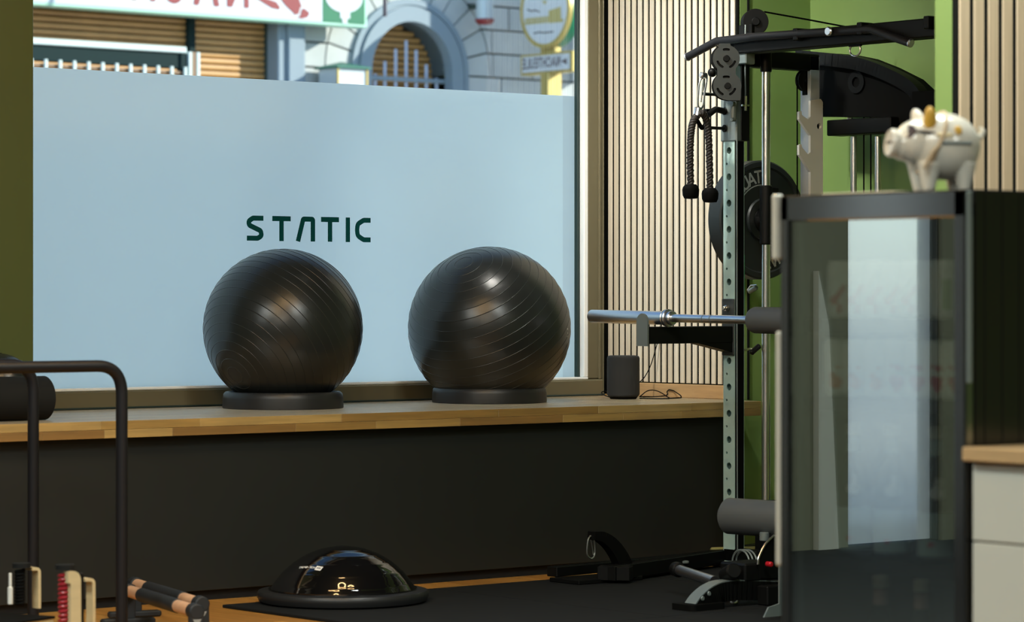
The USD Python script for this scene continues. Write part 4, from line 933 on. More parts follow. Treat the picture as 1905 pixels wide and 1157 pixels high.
VDIR = math.atan2(-4.6, -4.9)                            # from the shelves towards the room's middle
def wrap_cyl(poly, cx, cy, z0, r, a0=VDIR, th=0.0006):
    """a print given in (arc length, height), laid on a cylinder"""
    out = []; b = poly.bounds; st = r * 0.16; x = b[0]
    while x < b[2]:
        g = poly.intersection(shapely.box(x, -9, x + st, 9))
        for q in getattr(g, 'geoms', [g]):
            if q.geom_type == 'Polygon' and q.area > 1e-9:
                m = trimesh.creation.extrude_polygon(q, th, engine='earcut'); v = np.array(m.vertices)
                a = a0 + v[:, 0] / r; rr_ = r + v[:, 2] - 0.0001
                out.append(trimesh.Trimesh(np.stack([cx + rr_ * np.cos(a), cy + rr_ * np.sin(a), z0 + v[:, 1]], 1), m.faces, process=False))
        x += st
    return trimesh.util.concatenate(out)
CANS = {}
def can(u, v, zb, design, label, group, nm='drink_can'):
    x = x0 + 0.055; p = at(u, v, X=x); r, h = 0.0270, 0.127
    t = thing(nm, label, 'drink can', (p[0], p[1], zb + 0.0005), group); zb += 0.0005
    obj('body', place(lathe([(0, 0.003), (0.019, 0.003), (0.021, 0), (0.0225, 0.002), (r, 0.012), (r, h - 0.014), (0.0225, h - 0.003), (0.0235, h - 0.001), (0.022, h), (0.0205, h - 0.004), (0, h - 0.004)], 32), None, (p[0], p[1], zb)), M['canwhite'], t, smooth=35)
    if design[0] == 'slash':
        g = unary_union([Polygon([(-0.022, 0.034), (-0.010, 0.030), (0.018, 0.072), (0.008, 0.076)]), Point(-0.012, 0.040).buffer(0.010), Polygon([(-0.006, 0.012), (0.004, 0.010), (0.006, 0.030), (-0.004, 0.032)])])
    elif design[0] == 'heart':
        g = unary_union([Point(-0.006, 0.040).buffer(0.0105), Point(0.007, 0.038).buffer(0.0100), Polygon([(-0.016, 0.037), (0.017, 0.035), (0.0, 0.010)]), Point(0.003, 0.066).buffer(0.007), Point(-0.010, 0.070).buffer(0.004)])
    elif design[0] == 'fruit':
        g = unary_union([Point(0.0, 0.030).buffer(0.014), Point(-0.008, 0.046).buffer(0.007), Point(0.006, 0.064).buffer(0.004)])
    else:
        g = shapely.box(-0.009, 0.02, 0.009, 0.085)
    obj('print', wrap_cyl(g, p[0], p[1], zb, r), M[design[1]], t, smooth=False)
    obj('lid', place(lathe([(0, h - 0.0038), (0.0205, h - 0.0038), (0.0215, h + 0.0006), (0.0115, h - 0.0012), (0, h - 0.0026)], 24), None, (p[0], p[1], zb)), M['canlid'] if design[0] != 'slash' else M['steel'], t)
    return t
order = ['leftmost', 'second', 'third', 'fourth', 'fifth', 'sixth', 'seventh']
for k, (u, ds) in enumerate(zip((1561, 1594, 1628, 1661, 1694, 1727, 1760), [('slash', 'canred')] * 5 + [('band', 'canwhite'), ('band', 'cangreen')])):
    what = {'canred': 'white can with a red slash print', 'canwhite': 'plain white can', 'cangreen': 'white can with a pale green band'}[ds[1]]
    can(u, 540, SH[0], ds, f'{what}, {order[k]} in the upper fridge row', 'cans on the upper fridge shelf')
for k, (u, ds) in enumerate(zip((1554, 1591, 1629, 1667, 1705, 1742, 1776), [('fruit', 'canorange')] * 3 + [('heart', 'canpink')] * 4)):
    what = 'white can with an orange fruit print' if ds[0] == 'fruit' else 'white can with a pink heart print'
    can(u, 680, SH[1], ds, f'{what}, {order[k]} in the second fridge row', 'cans on the second fridge shelf')
def bottle(u, v, zb, lab, group, foil=None, tall=0.292):
    x = x0 + 0.075; p = at(u, v, X=x); zb += 0.0005
    t = thing('drink_bottle', lab, 'bottle', (p[0], p[1], zb), group); r = 0.0395; c = (p[0], p[1], zb)
    obj('glass_body', place(lathe([(0, 0.004), (r - 0.008, 0.0), (r, 0.006), (r, 0.140), (r - 0.004, 0.165), (0.022, 0.205), (0.0145, 0.228), (0.0135, tall - 0.02), (0, tall - 0.02)], 36), None, c), M['bottle'], t, smooth=50)
    obj('bottle_cap', place(lathe([(0, tall), (0.015, tall), (0.0165, tall - 0.003), (0.0165, tall - 0.026), (0.0135, tall - 0.027), (0, tall - 0.027)], 24), None, c), M['cap'], t)
    obj('neck_foil', place(lathe([(0.0137, tall - 0.064), (0.0150, tall - 0.063), (0.0143, tall - 0.030), (0.0136, tall - 0.029), (0.0137, tall - 0.064)], 24), None, c), foil or M['label'], t)
    if foil is None:
        obj('front_label', place(lathe([(r - 0.0005, 0.014), (r + 0.0004, 0.014), (r + 0.0004, 0.108), (r - 0.0005, 0.108), (r - 0.0005, 0.014)], 36), None, c), M['label'], t)
        g = unary_union([Point(0, 0.150).buffer(0.017, 10), Polygon([(-0.006, 0.160), (0.010, 0.160), (0.008, 0.192), (0.0, 0.197)])])
        b_ = Polygon([(q_[0], q_[1]) for q_ in g.exterior.coords])
        obj('shoulder_print', wrap_cyl(shapely.affinity.scale(b_, 0.9, 0.75, origin=(0, 0.15)), p[0], p[1], zb, r - 0.0012, VDIR, 0.0032), M['printwhite'], t, smooth=False)
        obj('label_mark', wrap_cyl(Point(-0.012, 0.040).buffer(0.006), p[0], p[1], zb, r + 0.0006), M['canred'], t, smooth=False)
for u, lab in ((1588, 'left dark bottle with pale blue label and white cap on the third fridge shelf'), (1659, 'middle dark bottle with pale blue label on the third fridge shelf'), (1740, 'right dark bottle with pale blue label beside the fridge hinge side')):
    bottle(u, 900, SH[2], lab, 'bottles on the third fridge shelf')
for u, lab in ((1637, 'left pink-necked dark bottle on the fridge bottom'), (1713, 'right pink-necked dark bottle on the fridge bottom')):
    bottle(u, 1140, SH[3], lab, 'bottles on the fridge bottom', M['neckpink'])

# ------------------------------------------------------------------ china piggy bank on the fridge
pp = at(1747, 357, Z=FH + 0.0015)
fw = camdir(-0.97, 0, 0.22); fw /= np.linalg.norm(fw); lat = np.cross((0, 0, 1), fw)
PF_ = np.eye(4); PF_[:3, 0], PF_[:3, 1], PF_[:3, 2], PF_[:3, 3] = fw, lat, (0, 0, 1), (pp[0], pp[1], FH + 0.0015)
pig = thing('piggy_bank', 'glazed white china piggy bank with gold details and dark glasses on the fridge', 'piggy bank', PF_[:3, 3])
def ell(c, r, n=3):
    m = trimesh.creation.icosphere(n); m.apply_scale(r); m.apply_translation(c); return m
blobs = [man(manifold3d.Mesh(np.array(m.vertices, np.float32), np.array(m.faces, np.uint32))) for m in (
    ell((-0.008, 0, 0.098), (0.083, 0.070, 0.073)), ell((0.048, 0, 0.106), (0.052, 0.050, 0.050)), ell((0.080, 0, 0.100), (0.034, 0.033, 0.034)))]
for sx_, sy_ in ((0.034, 0.03), (0.034, -0.03), (-0.046, 0.03), (-0.046, -0.03)):
    blobs.append(man.cylinder(0.062, 0.0115, 0.027, 24).translate([sx_, sy_, 0]))
bodym = man.batch_boolean(blobs, manifold3d.OpType.Add).refine_to_length(0.006)
mv, mf, _ = meshkit.arrays(bodym); tmb = trimesh.Trimesh(mv, mf); trimesh.smoothing.filter_taubin(tmb, iterations=14)
v = np.array(tmb.vertices); v[:, 2] = np.maximum(v[:, 2], 0.0); tmb.vertices = v
obj('body', put(tmb, PF_), M['pig'], pig, smooth=True)
sn = lathe([(0, -0.014), (0.028, -0.014), (0.030, -0.006), (0.031, 0.006), (0.028, 0.011), (0.022, 0.009), (0, 0.009)], 28)
obj('snout', put(place(sn, (1, 0, 0.12), (0.104, 0, 0.104)), PF_), M['pig'], pig)
for s in (-1, 1):
    obj('nostril', put(place(ell((0, 0, 0), (0.005, 0.004, 0.003), 2), (1, 0, 0.1), (0.1135, 0.010 * s, 0.106)), PF_), M['darkprint'], pig)
    ear = ell((0, 0, 0), (0.014, 0.020, 0.034), 3); ear.vertices = np.array(ear.vertices) * [1, 1, 1] + np.outer(np.array(ear.vertices)[:, 2] ** 2 * 4, [1, 0, 0])
    obj('ear', put(put(ear, trimesh.transformations.translation_matrix((0.034, 0.034 * s, 0.150)) @ trimesh.transformations.rotation_matrix(-0.5 * s, (1, 0, 0))), PF_), M['gold'] if s > 0 else M['pig'], pig)
    # dark glasses with gold rims
    gl = lathe([(0, -0.004), (0.016, -0.004), (0.0175, 0), (0.016, 0.004), (0, 0.006)], 24)
    obj('glasses_lens', put(place(gl, (0.75, 0.55 * s, 0.45), (0.078, 0.027 * s, 0.126)), PF_), M['darkprint'], pig)
    a = np.linspace(0, 2 * math.pi, 25)[:-1]
    rim_ = tube(np.stack([0.0108 * np.cos(a), 0.0108 * np.sin(a), 0 * a], 1), 0.0028, 6, closed=True)
    obj('glasses_rim', put(place(rim_, (0.75, 0.55 * s, 0.45), (0.079, 0.0275 * s, 0.127)), PF_), M['gold'], pig)
    obj('glasses_arm', put(tube(smooth_path([(0.070, 0.040 * s, 0.128), (0.048, 0.0525 * s, 0.126), (0.025, 0.054 * s, 0.124)], 5), 0.0028, 6), PF_), M['darkprint'], pig)
a = np.linspace(0, 2 * math.pi, 49)[:-1]
def surf_pt(d_, c=(0.02, 0, 0.098)):
    """outer body surface along a direction from the neck centre"""
    o = np.array(c); d_ = np.asarray(d_, float); d_ /= np.linalg.norm(d_); best = 0.04
    for cc_, rr2 in (((-0.008, 0, 0.098), (0.083, 0.070, 0.073)), ((0.048, 0, 0.106), (0.052, 0.050, 0.050))):
        q_ = (o - cc_) / rr2; e_ = d_ / np.array(rr2); A_, B_, C_ = e_ @ e_, q_ @ e_, q_ @ q_ - 1
        D_ = B_ * B_ - A_ * C_
        if D_ > 0: best = max(best, (-B_ + math.sqrt(D_)) / A_)
    return o + d_ * (best + 0.0005)
rib = np.array([surf_pt((0.42 * math.sin(t) + 0.05, math.cos(t), -math.sin(t))) for t in a])
obj('ribbon', put(tube(rib, 0.0045, 6, closed=True), PF_), M['ribbon'], pig)
obj('ribbon_tail', put(tube(smooth_path([rib[0], rib[0] + [0.02, 0.004, -0.02], rib[0] + [0.034, -0.003, -0.052]], 5), 0.0042, 6), PF_), M['ribbon'], pig)
for s in (1,):
    for dx, w_ in ((-0.02, 0.036),):
        P = [surf_pt((x, 0.066, z), (-0.008, 0, 0.098)) for x in np.linspace(-0.045, 0.030, 9) for z in (0.004,)]
        obj('coin_slot_line', put(tube(P, 0.0042, 6), PF_), M['greysteel'], pig)
bt = surf_pt((-0.012, 0.062, 0.032), (-0.008, 0, 0.098))
obj('gold_button', put(place(ell((0, 0, 0), (0.0085, 0.011, 0.003), 2), (0, 0.9, 0.4), bt), PF_), M['gold'], pig)
bt = surf_pt((0.018, 0.060, 0.020), (-0.008, 0, 0.098))
obj('cream_patch', put(place(ell((0, 0, 0), (0.018, 0.006, 0.002), 2), (0.1, 0.9, 0.3), bt), PF_), mat('cream_patch', (0.7, 0.58, 0.33), 0.4), pig)
obj('tail', put(tube(smooth_path([(-0.082, 0, 0.112), (-0.095, 0.004, 0.122), (-0.100, 0, 0.134), (-0.093, -0.004, 0.140)], 6), [0.007] * 6 + [0.006] * 6 + [0.004] * 7, 8), PF_), M['pig'], pig)

# ------------------------------------------------------------------ counter beside the fridge
CT = 0.708
ctr = thing('counter', 'white drawer counter with an oak worktop beside the fridge', 'counter', (5.05, 3.4, 0))
cx = at(1787, 840, Y=FY0 - 0.004)[0]
obj('worktop', box((cx, 1.9, CT - 0.030), (5.35, FY0 - 0.006, CT), 0.003), mat('oak_worktop', (0.50, 0.34, 0.17), 0.4, noise=((50.0, 3.0, 50.0), 0.85, 1.1)), ctr)
obj('carcass', box((cx + 0.045, 1.92, 0.06), (5.33, FY0 - 0.012, CT - 0.031)), M['fridgeblack'], ctr)
zg = at(1850, 1010, X=cx + 0.03)[2]
yd0 = at(1808, 900, X=cx + 0.026)[1]
for k, (ya, yb) in enumerate(((3.45, yd0), (2.62, 3.446), (1.92, 2.616))):
    for za, zb_ in ((zg + 0.002, CT - 0.036), (0.30, zg - 0.002), (0.07, 0.296)):
        d_ = obj('drawer_front', box((cx + 0.026, ya, za), (cx + 0.045, yb - 0.001, zb_), 0.002), M['drawer'], ctr)
obj('plinth', box((cx + 0.07, 1.95, 0), (5.30, FY0 - 0.05, 0.06)), M['blackmatt'], ctr)

# ------------------------------------------------------------------ black tube frame at the left, in front of the bench
FY = 7.68
fa = at(226.5, 680, Y=FY); zbar = fa[2]
dip = thing('dip_station', 'black bent-tube dip bar frame standing left in front of the bench', 'dip bars', (fa[0] - 0.4, FY + 0.25, 0))
for k, y in enumerate((FY, FY + 0.505)):
    w_ = fa[0]
    P = fillet([(w_ - 1.6, y, 0.03), (w_ - 1.6, y, zbar), (w_, y, zbar - (0.0 if k == 0 else 0.004)), (w_, y, 0.03)], 0.085, 10)
    sf_ = obj('side_frame', tube(P, 0.0175, 20), M['tubeblack'], dip)
    for xx in (w_ - 1.6, w_): obj('floor_cap', rod((xx, y, 0.0005), (xx, y, 0.032), 0.022, 18, 0.003), M['blackmatt'], dip)
obj('cross_bar', tube([(fa[0] - 1.6, FY, 0.12), (fa[0] - 1.6, FY + 0.505, 0.12)], 0.015, 14), M['tubeblack'], dip)

# low exercise platform with bent-wood brackets and coil springs
PL = 0.132
pl = thing('spring_platform', 'low black-topped exercise platform with cream bent brackets and a red coil spring', 'exercise platform', (4.4, 7.3, 0))
pe0 = at(100, 1146, Z=PL)
pdx, pdy = -0.93, -0.37
pn = np.array([pdx, pdy, 0]); pn /= np.linalg.norm(pn); pq = np.array([-pn[1], pn[0], 0]) * -1.0
quad = [pe0, pe0 + pn * 0.6, pe0 + pn * 0.6 + pq * 0.72, pe0 + pq * 0.72]
top = Polygon([(p[0], p[1]) for p in quad])
if not top.exterior.is_ccw: top = Polygon(list(top.exterior.coords)[::-1])
obj('top_board', put(prism(top.buffer(0.004, 4), 0.006), plane_frame((0, 0, PL - 0.006), (1, 0, 0), (0, 1, 0))), M['blackmatt'], pl)
obj('cream_base', put(prism(top, PL - 0.036), plane_frame((0, 0, 0.030), (1, 0, 0), (0, 1, 0))), M['cream'], pl)
obj('base_strip', put(prism(top.buffer(-0.02), 0.030), plane_frame((0, 0, 0.0005), (1, 0, 0), (0, 1, 0))), M['black'], pl)
def strap(pts, Y, w, th, name='bent_bracket'):
    """a flat strap bent in a plane across the view, w deep along y"""
    P = [at(u, v, Y=Y) for u, v in pts]; line = LineString([(p[0], p[2]) for p in fillet(P, 0.028, 8)])
    g = line.buffer(th / 2, cap_style='flat', join_style='round')
    return obj(name, put(prism(g, w), plane_frame((0, Y + w / 2, 0), (1, 0, 0), (0, 0, 1))), M['cream'], pl)
def strap_x(pts, X, w, th):
    P = [at(u, v, X=X) for u, v in pts]; line = LineString([(p[1], p[2]) for p in fillet(P, 0.02, 8)])
    g = line.buffer(th / 2, cap_style='flat', join_style='round')
    return obj('bent_bracket', put(prism(g, w), plane_frame((X - w / 2, 0, 0), (0, 1, 0), (0, 0, 1))), M['cream'], pl)
Yb = 7.10
strap([(123, 1074), (137.5, 1072), (138, 1175)], Yb, 0.020, 0.032)
strap([(152, 1078), (169, 1077), (169, 1175)], Yb + 0.10, 0.034, 0.0085)
strap([(54, 1058), (68, 1057), (68, 1131)], Yb + 0.45, 0.034, 0.0085)
def coil(u, v0, v1, Y, r, m, turns=11):
    a, b = at(u, v1, Y=Y), at(u, v0, Y=Y); n = turns * 14; t = np.linspace(0, 1, n)
    P = np.stack([a[0] + r * np.cos(t * turns * 6.2832), a[1] + r * np.sin(t * turns * 6.2832), a[2] + (b[2] - a[2]) * t], 1)
    obj('coil_spring', tube(P, 0.0052, 7), m, pl, label='red coil spring' if m is M['red'] else 'black coil spring')
    obj('spring_core', rod(a, b, r * 0.72, 16), m, pl)
coil(119, 1066, 1158, Yb + 0.02, 0.012, M['red']); coil(37, 1060, 1126, Yb + 0.45, 0.011, M['blackmatt'])
for u, v, Y in ((121, 1055, Yb + 0.02), (40, 1052, Yb + 0.45)):
    c = at(u, v, Y=Y)
    obj('pad', put(prism(Point(0, 0).buffer(0.026, 12), 0.013), plane_frame((c[0], c[1], c[2] - 0.006), (1, 0, 0), (0, 1, 0))), M['foam'], pl)
a_, b_ = at(19, 1124, Y=Yb + 0.42), at(19, 1066, Y=Yb + 0.42)
obj('pin_post', MB().add(rod(a_, a_ + (b_ - a_) * 0.55, 0.0075, 14, 0.001)).add(rod(a_, b_, 0.0045, 12, 0.001)), M['paleplate'], pl)
sup = at(151, 1120, Y=Yb + 0.04)
obj('support_post', box((sup[0] - 0.006, sup[1] - 0.006, 0.02), (sup[0] + 0.006, sup[1] + 0.006, at(151, 1066, Y=Yb + 0.04)[2]), 0.002), M['black'], pl)

# pair of push-up bars
def pushup(Pa, Pb, lab, h=0.10):
    Pa, Pb = np.array(Pa, float), np.array(Pb, float); d_ = (Pb - Pa) / np.linalg.norm(Pb - Pa); L = np.linalg.norm(Pb - Pa); n_ = np.array([-d_[1], d_[0], 0])
    t = thing('push_up_bar', lab, 'push-up bar', ((Pa[0] + Pb[0]) / 2, (Pa[1] + Pb[1]) / 2, 0), 'push-up bars')
    obj('wooden_handle', rod(Pa, Pb, 0.019, 24, 0.002), M['handlewood'], t)
    obj('foam_grip', rod(Pa + d_ * L * 0.20, Pa + d_ * L * 0.76, 0.0215, 24, 0.003), M['grip'], t)
    for e, s in ((Pa, -1), (Pb, 1)):
        lg2 = obj('end_bracket', MB().add(rod(e - d_ * s * 0.02, e + d_ * s * 0.026, 0.0235, 20, 0.004)), M['grip'], t)
        foot_c = e + d_ * s * 0.012
        fr_ = plane_frame((foot_c[0], foot_c[1], 0), d_ * s, n_ * s)
        pl_ = put(box((-0.010, -0.022, 0.018), (0.012, 0.022, h), 0.003), np.array(fr_))
        obj('upright_leg', pl_, M['grip'], t)
        obj('floor_foot', put(box((-0.018, -0.085, 0.0005), (0.020, 0.085, 0.020), 0.005), np.array(fr_)), M['grip'], t)
        tri = Polygon([(-0.013, 0.084), (0.013, 0.084), (0.0, 0.060)])
        if s > 0: obj('logo', put(prism(tri, 0.0008), plane_frame(foot_c * [1, 1, 0] + d_ * s * 0.0122, n_ if np.dot(np.cross(n_, (0, 0, 1)), d_ * s) > 0 else -n_, (0, 0, 1))), mat('grey_logo_%d_%d' % (s + 1, USED.get(('/World', 'push_up_bar'), 0)), (0.30, 0.32, 0.31), 0.5), t, smooth=False)
HZ = 0.105
ha, hb = at(232, 1097, Z=HZ), at(362, 1137, Z=HZ)
hdir = (hb - ha) / np.linalg.norm(hb - ha); ha = hb - hdir * 0.66
pushup(ha, hb, 'nearer wooden push-up bar with black grip, right of the tube frame')
hb2 = at(372, 1123, Z=HZ + 0.0)
pushup(hb2 - hdir * 0.66, hb2, 'farther wooden push-up bar partly hidden behind the nearer one')

# ------------------------------------------------------------------ across the street
struct('street', MB().box((-60, 9.75, -0.35), (90, 18.4, -0.15)), M['asphalt'])
struct('pavement', MB().box((-60, 18.4, -0.35), (90, 21.6, -0.02)).box((-60, 9.64, -0.35), (90, 11.8, -0.05)), M['pavement'])
YF = 21.0
house = thing('facade', 'pale rusticated stucco house front across the street behind the window', 'building', (15.0, YF, 0))
acx, aspz = at(762, 135, Y=YF)[0], at(762, 135, Y=YF)[2]
RI, RO = 0.435, 0.615
sx0, sx1 = 6.2, at(503, 100, Y=YF)[0]                    # shutter opening
arch_in = unary_union([Point(acx, aspz).buffer(RI, 32).intersection(shapely.box(acx - 1, aspz, acx + 1, aspz + 1)), shapely.box(acx - RI, 0.9, acx + RI, aspz)])
arch_out = unary_union([Point(acx, aspz).buffer(RO, 32).intersection(shapely.box(acx - 1, aspz, acx + 1, aspz + 1)), shapely.box(acx - RO, 0.75, acx + RO, aspz)])
shut_open = shapely.box(sx0, -0.02, sx1, 3.55)
wallp = shapely.box(-8, -0.3, 34, 8.5).difference(unary_union([arch_in, shut_open]))
FR = plane_frame((0, YF + 0.40, 0), (1, 0, 0), (0, 0, 1))
obj('wall_core', put(prism(wallp, 0.34), FR), M['joint'], house, smooth=False)
# stones: courses of 0.21 m; the ones in view are pieces of their own, the rest of the front plain render
px_l = at(505, 100, Y=YF)[0]; px_r = at(556, 100, Y=YF)[0]
vous_o = unary_union([Point(acx, aspz).buffer(0.90, 32).intersection(shapely.box(acx - 1, aspz + 0.0, acx + 1, aspz + 1))])
keep_out = unary_union([arch_out, shut_open, shapely.box(sx1 - 0.01, -1, px_r + 0.012, 4.4)])
SM = [M['stucco'], M['stucco2']]
nst = 0
zc0 = 2.945 - 0.21 * 5
rnd = random.Random(11)
SFR = plane_frame((0, YF + 0.07, 0), (1, 0, 0), (0, 0, 1))
for row in range(12):
    z = zc0 + row * 0.21; x = px_r + 0.012 - rnd.random() * 0.3
    while x < 21.5:
        L = rnd.choice([0.18, 0.45, 0.62, 0.62, 0.85]); s_ = shapely.box(x, z, x + L, z + 0.21).difference(unary_union([keep_out, vous_o]))
        for g in getattr(s_, 'geoms', [s_]):
            g = g.buffer(-0.0085, join_style='mitre')
            for g2 in getattr(g, 'geoms', [g]):
                if g2.geom_type == 'Polygon' and g2.area > 0.001:
                    obj('stone', put(prism(g2, 0.07 - rnd.random() * 0.006), SFR), SM[nst % 2], house, smooth=False); nst += 1
        x += L
nv_ = 13
for k in range(nv_):
    a0, a1s = math.radians(180 * k / nv_), math.radians(180 * (k + 1) / nv_)
    a = np.linspace(a0, a1s, 8)
    ro = 0.90
    g = Polygon([(acx + RO * math.cos(t), aspz + RO * math.sin(t)) for t in a] + [(acx + ro * math.cos(t), aspz + ro * math.sin(t)) for t in a[::-1]]).buffer(-0.0085, join_style='mitre')
    obj('arch_stone', put(prism(g, 0.068), SFR), SM[k % 2], house, smooth=False)
rest = wallp.difference(unary_union([shapely.box(px_r - 0.3, zc0, 21.4, zc0 + 12 * 0.21), arch_out]))
obj('plain_render', put(prism(rest, 0.072), SFR), M['stucco'], house, smooth=False)
# arch surround in two steps, jambs, sill bar
m1 = arch_out.difference(arch_in); m2 = unary_union([Point(acx, aspz).buffer(RO - 0.05, 32).intersection(shapely.box(acx - 1, aspz, acx + 1, aspz + 1)), shapely.box(acx - RO + 0.05, 0.75, acx + RO - 0.05, aspz)]).difference(arch_in)
obj('arch_surround', put(prism(m1, 0.42), FR), M['greystone'], house, smooth=False)
obj('arch_moulding', put(prism(m2.buffer(-0.004), 0.03), plane_frame((0, YF - 0.018, 0), (1, 0, 0), (0, 0, 1))), M['greystone'], house, smooth=False)
obj('arch_moulding', put(prism(arch_out.buffer(0.02).difference(arch_out.buffer(-0.03)).intersection(shapely.box(0, aspz - 0.5, 40, 9)), 0.04), plane_frame((0, YF + 0.01, 0), (1, 0, 0), (0, 0, 1))), M['greystone'], house, smooth=False)
pil = obj('pilaster', box((px_l, YF - 0.10, -0.02), (px_r, YF + 0.2, 3.6), 0.01), M['greystone'], house)
obj('pilaster_fluting', box((px_l + 0.085, YF - 0.13, -0.02), (px_r - 0.03, YF - 0.095, 3.6), 0.01), M['greystone'], house)
obj('interior', box((sx0 - 0.3, YF + 0.42, 0), (sx1 + 3, YF + 0.5, 4)), M['shutter_gap'], house)

def shutter(name_lab, x0_, x1_, z0_, z1_, y, clip=None, group='brown roller shutters'):
    t = thing('roller_shutter', name_lab, 'roller shutter', ((x0_ + x1_) / 2, y, z0_), group)
    n = int((z1_ - z0_) / 0.0525)
    for k in range(n):
        z = z0_ + k * 0.0525; a, b = x0_, x1_
        if clip is not None:
            h = max(z + 0.03 - aspz, 0)
            if h >= clip: break
            w_ = math.sqrt(clip * clip - h * h); a, b = acx - w_, acx + w_
        prof_ = Polygon([(0, 0.002), (-0.010, 0.012), (-0.014, 0.026), (-0.010, 0.040), (0, 0.046), (0.006, 0.046), (0.006, 0.002)])
        m = prism(prof_, b - a)
        obj('shutter_slat', put(m, plane_frame((a, y, z), (0, 1, 0), (0, 0, 1))), M['shutter'], t)
    obj('backing', box((x0_, y + 0.012, z0_), (x1_, y + 0.02, z1_)) if clip is None else put(prism(arch_in.buffer(0.01), 0.01), plane_frame((0, y + 0.022, 0), (1, 0, 0), (0, 0, 1))), M['shutter_gap'], t, smooth=False)
    return t
xd0, xd1 = at(350, 60, Y=YF + 0.05)[0], at(362, 60, Y=YF + 0.05)[0]
shutter('long brown roller shutter above the pale picket fence', sx0 + 1.6, xd0, 2.30, 3.50, YF + 0.10)
shutter('short brown roller shutter between the dark post and the grey pilaster', xd1, sx1 - 0.002, 2.30, 3.50, YF + 0.10)
single('shutter_post', box((xd0 + 0.001, YF + 0.03, -0.02), (xd1 - 0.001, YF + 0.15, 3.5), 0.006), M['darkteal'], 'dark upright post between the two brown shutters', 'post')
shutter('brown roller shutter inside the arched window', acx - RI, acx + RI, 1.6, 3.4, YF + 0.25, RI - 0.004)
gr = thing('window_grille', 'pale blue bar grille stepped up to the middle in the arched window', 'window grille', (acx, YF + 0.09, 2.2))
for u, v in ((698, 137), (716, 114), (736, 91), (755.5, 75), (774, 93), (793, 120), (812, 145)):
    p = at(u, v, Y=YF + 0.09); obj('grille_bar', box((p[0] - 0.015, p[1] - 0.006, 2.2), (p[0] + 0.015, p[1] + 0.006, p[2]), 0.003), mat('pale_blue_bar_%d' % u, (0.42, 0.46, 0.58), 0.5), gr)
zr_ = at(757, 148, Y=YF + 0.07)[2]
obj('grille_rail', box((acx - RI, YF + 0.06, zr_ - 0.018), (acx + RI, YF + 0.082, zr_ + 0.018), 0.004), M['greystone'], gr)
obj('grille_rail', box((acx - RI, YF + 0.06, 2.2), (acx + RI, YF + 0.082, 2.236), 0.004), M['greystone'], gr)

# sign box with mirrored lettering (the photograph shows it mirrored)
YS = 20.70
sb0, sb1 = 8.2, at(683.5, 50, Y=YS)[0]; zsb = at(680, 52, Y=YS)[2]
sign = thing('sign_box', 'long white sign box with red mirrored letters, a red bird and a green panel', 'sign', ((sb0 + sb1) / 2, YS, zsb))
obj('case', box((sb0, YS, zsb), (sb1, YF - 0.135, zsb + 0.86), 0.01), M['signedge'], sign)
xg0, xg1 = at(600, 20, Y=YS)[0], at(678, 20, Y=YS)[0]
obj('face', box((sb0 + 0.02, YS - 0.006, zsb + 0.028), (xg0 - 0.006, YS + 0.002, zsb + 0.83)), M['signwhite'], sign)
obj('green_panel', box((xg0, YS - 0.006, zsb + 0.028), (xg1, YS + 0.002, zsb + 0.83)), M['signgreen'], sign)
zl0 = zsb + 0.105
tx = at(462, 10, Y=YS)[0]
tm = meshkit.text_mesh('NACHTEULE', 0.36, 0.003, True); sc_ = 2.62 / (tm.bounds[1][0] - tm.bounds[0][0])
xcur = tx
for ch, wd_ in zip('NACHTEULE', (0.215, 0.25, 0.215, 0.225, 0.20, 0.19, 0.22, 0.18, 0.19)):
    m = text_flat(ch, 0.36); w0 = m.bounds[1][0] - m.bounds[0][0]; m.apply_translation([-m.bounds[0][0], 0, 0]); m.apply_scale([wd_ / w0, 1, 5])
    obj('letter', put(m, plane_frame((xcur - wd_, YS - 0.0065, zl0), (1, 0, 0), (0, 0, 1))), M['signred'], sign, smooth=False); xcur -= wd_ + 0.075
def px_poly(pts, Y): return Polygon([(at(u, v, Y=Y)[0], at(u, v, Y=Y)[2]) for u, v in pts])
bird = unary_union([px_poly([(500, -40), (520, -44), (545, -20), (556, 0), (560, 12), (575, 24), (571, 32), (560, 35), (549, 30), (544, 28), (552, 22), (548, 27), (530, 10), (515, -10)], YS)])
wing1 = px_poly([(468, -8), (490, -4), (513, 4), (520, 14), (518, 18), (505, 15), (490, 6)], YS)
wing2 = px_poly([(540, -30), (560, -24), (572, -10), (566, 0), (556, -4)], YS)
cutl = unary_union([LineString([(at(u, v, Y=YS)[0], at(u, v, Y=YS)[2]) for u, v in ((546, 30), (556, 28), (559, 16), (566, 12))]).buffer(0.010)])
for nm_, g in (('bird_body', bird.buffer(0).difference(cutl)), ('bird_wing', wing1.buffer(0)), ('bird_wing', wing2.buffer(0))):
    obj(nm_, put(prism(g, 0.003), plane_frame((0, YS - 0.0065, 0), (1, 0, 0), (0, 0, 1))), M['signred'], sign, smooth=False)
gl = unary_union([Point(0, 0).buffer(1, 24)])
ce = at(639, -4, Y=YS)
lamp = unary_union([shapely.affinity.scale(Point(ce[0], ce[2]).buffer(1, 24), 0.192, 0.125), px_poly([(632, 15), (650, 17), (650, 35), (632, 34)], YS), px_poly([(636, 33), (645, 33), (645, 44), (636, 43)], YS)])
obj('emblem', put(prism(lamp, 0.003), plane_frame((0, YS - 0.0065, 0), (1, 0, 0), (0, 0, 1))), M['signwhite'], sign, smooth=False)
for k in range(3):
    g = px_poly([(625, 3 + 3.2 * k), (653, 5 + 3.2 * k), (653, 6.2 + 3.2 * k), (625, 4.2 + 3.2 * k)], YS); obj('emblem_line', put(prism(g, 0.001), plane_frame((0, YS - 0.0098, 0), (1, 0, 0), (0, 0, 1))), M['label'], sign, smooth=False)

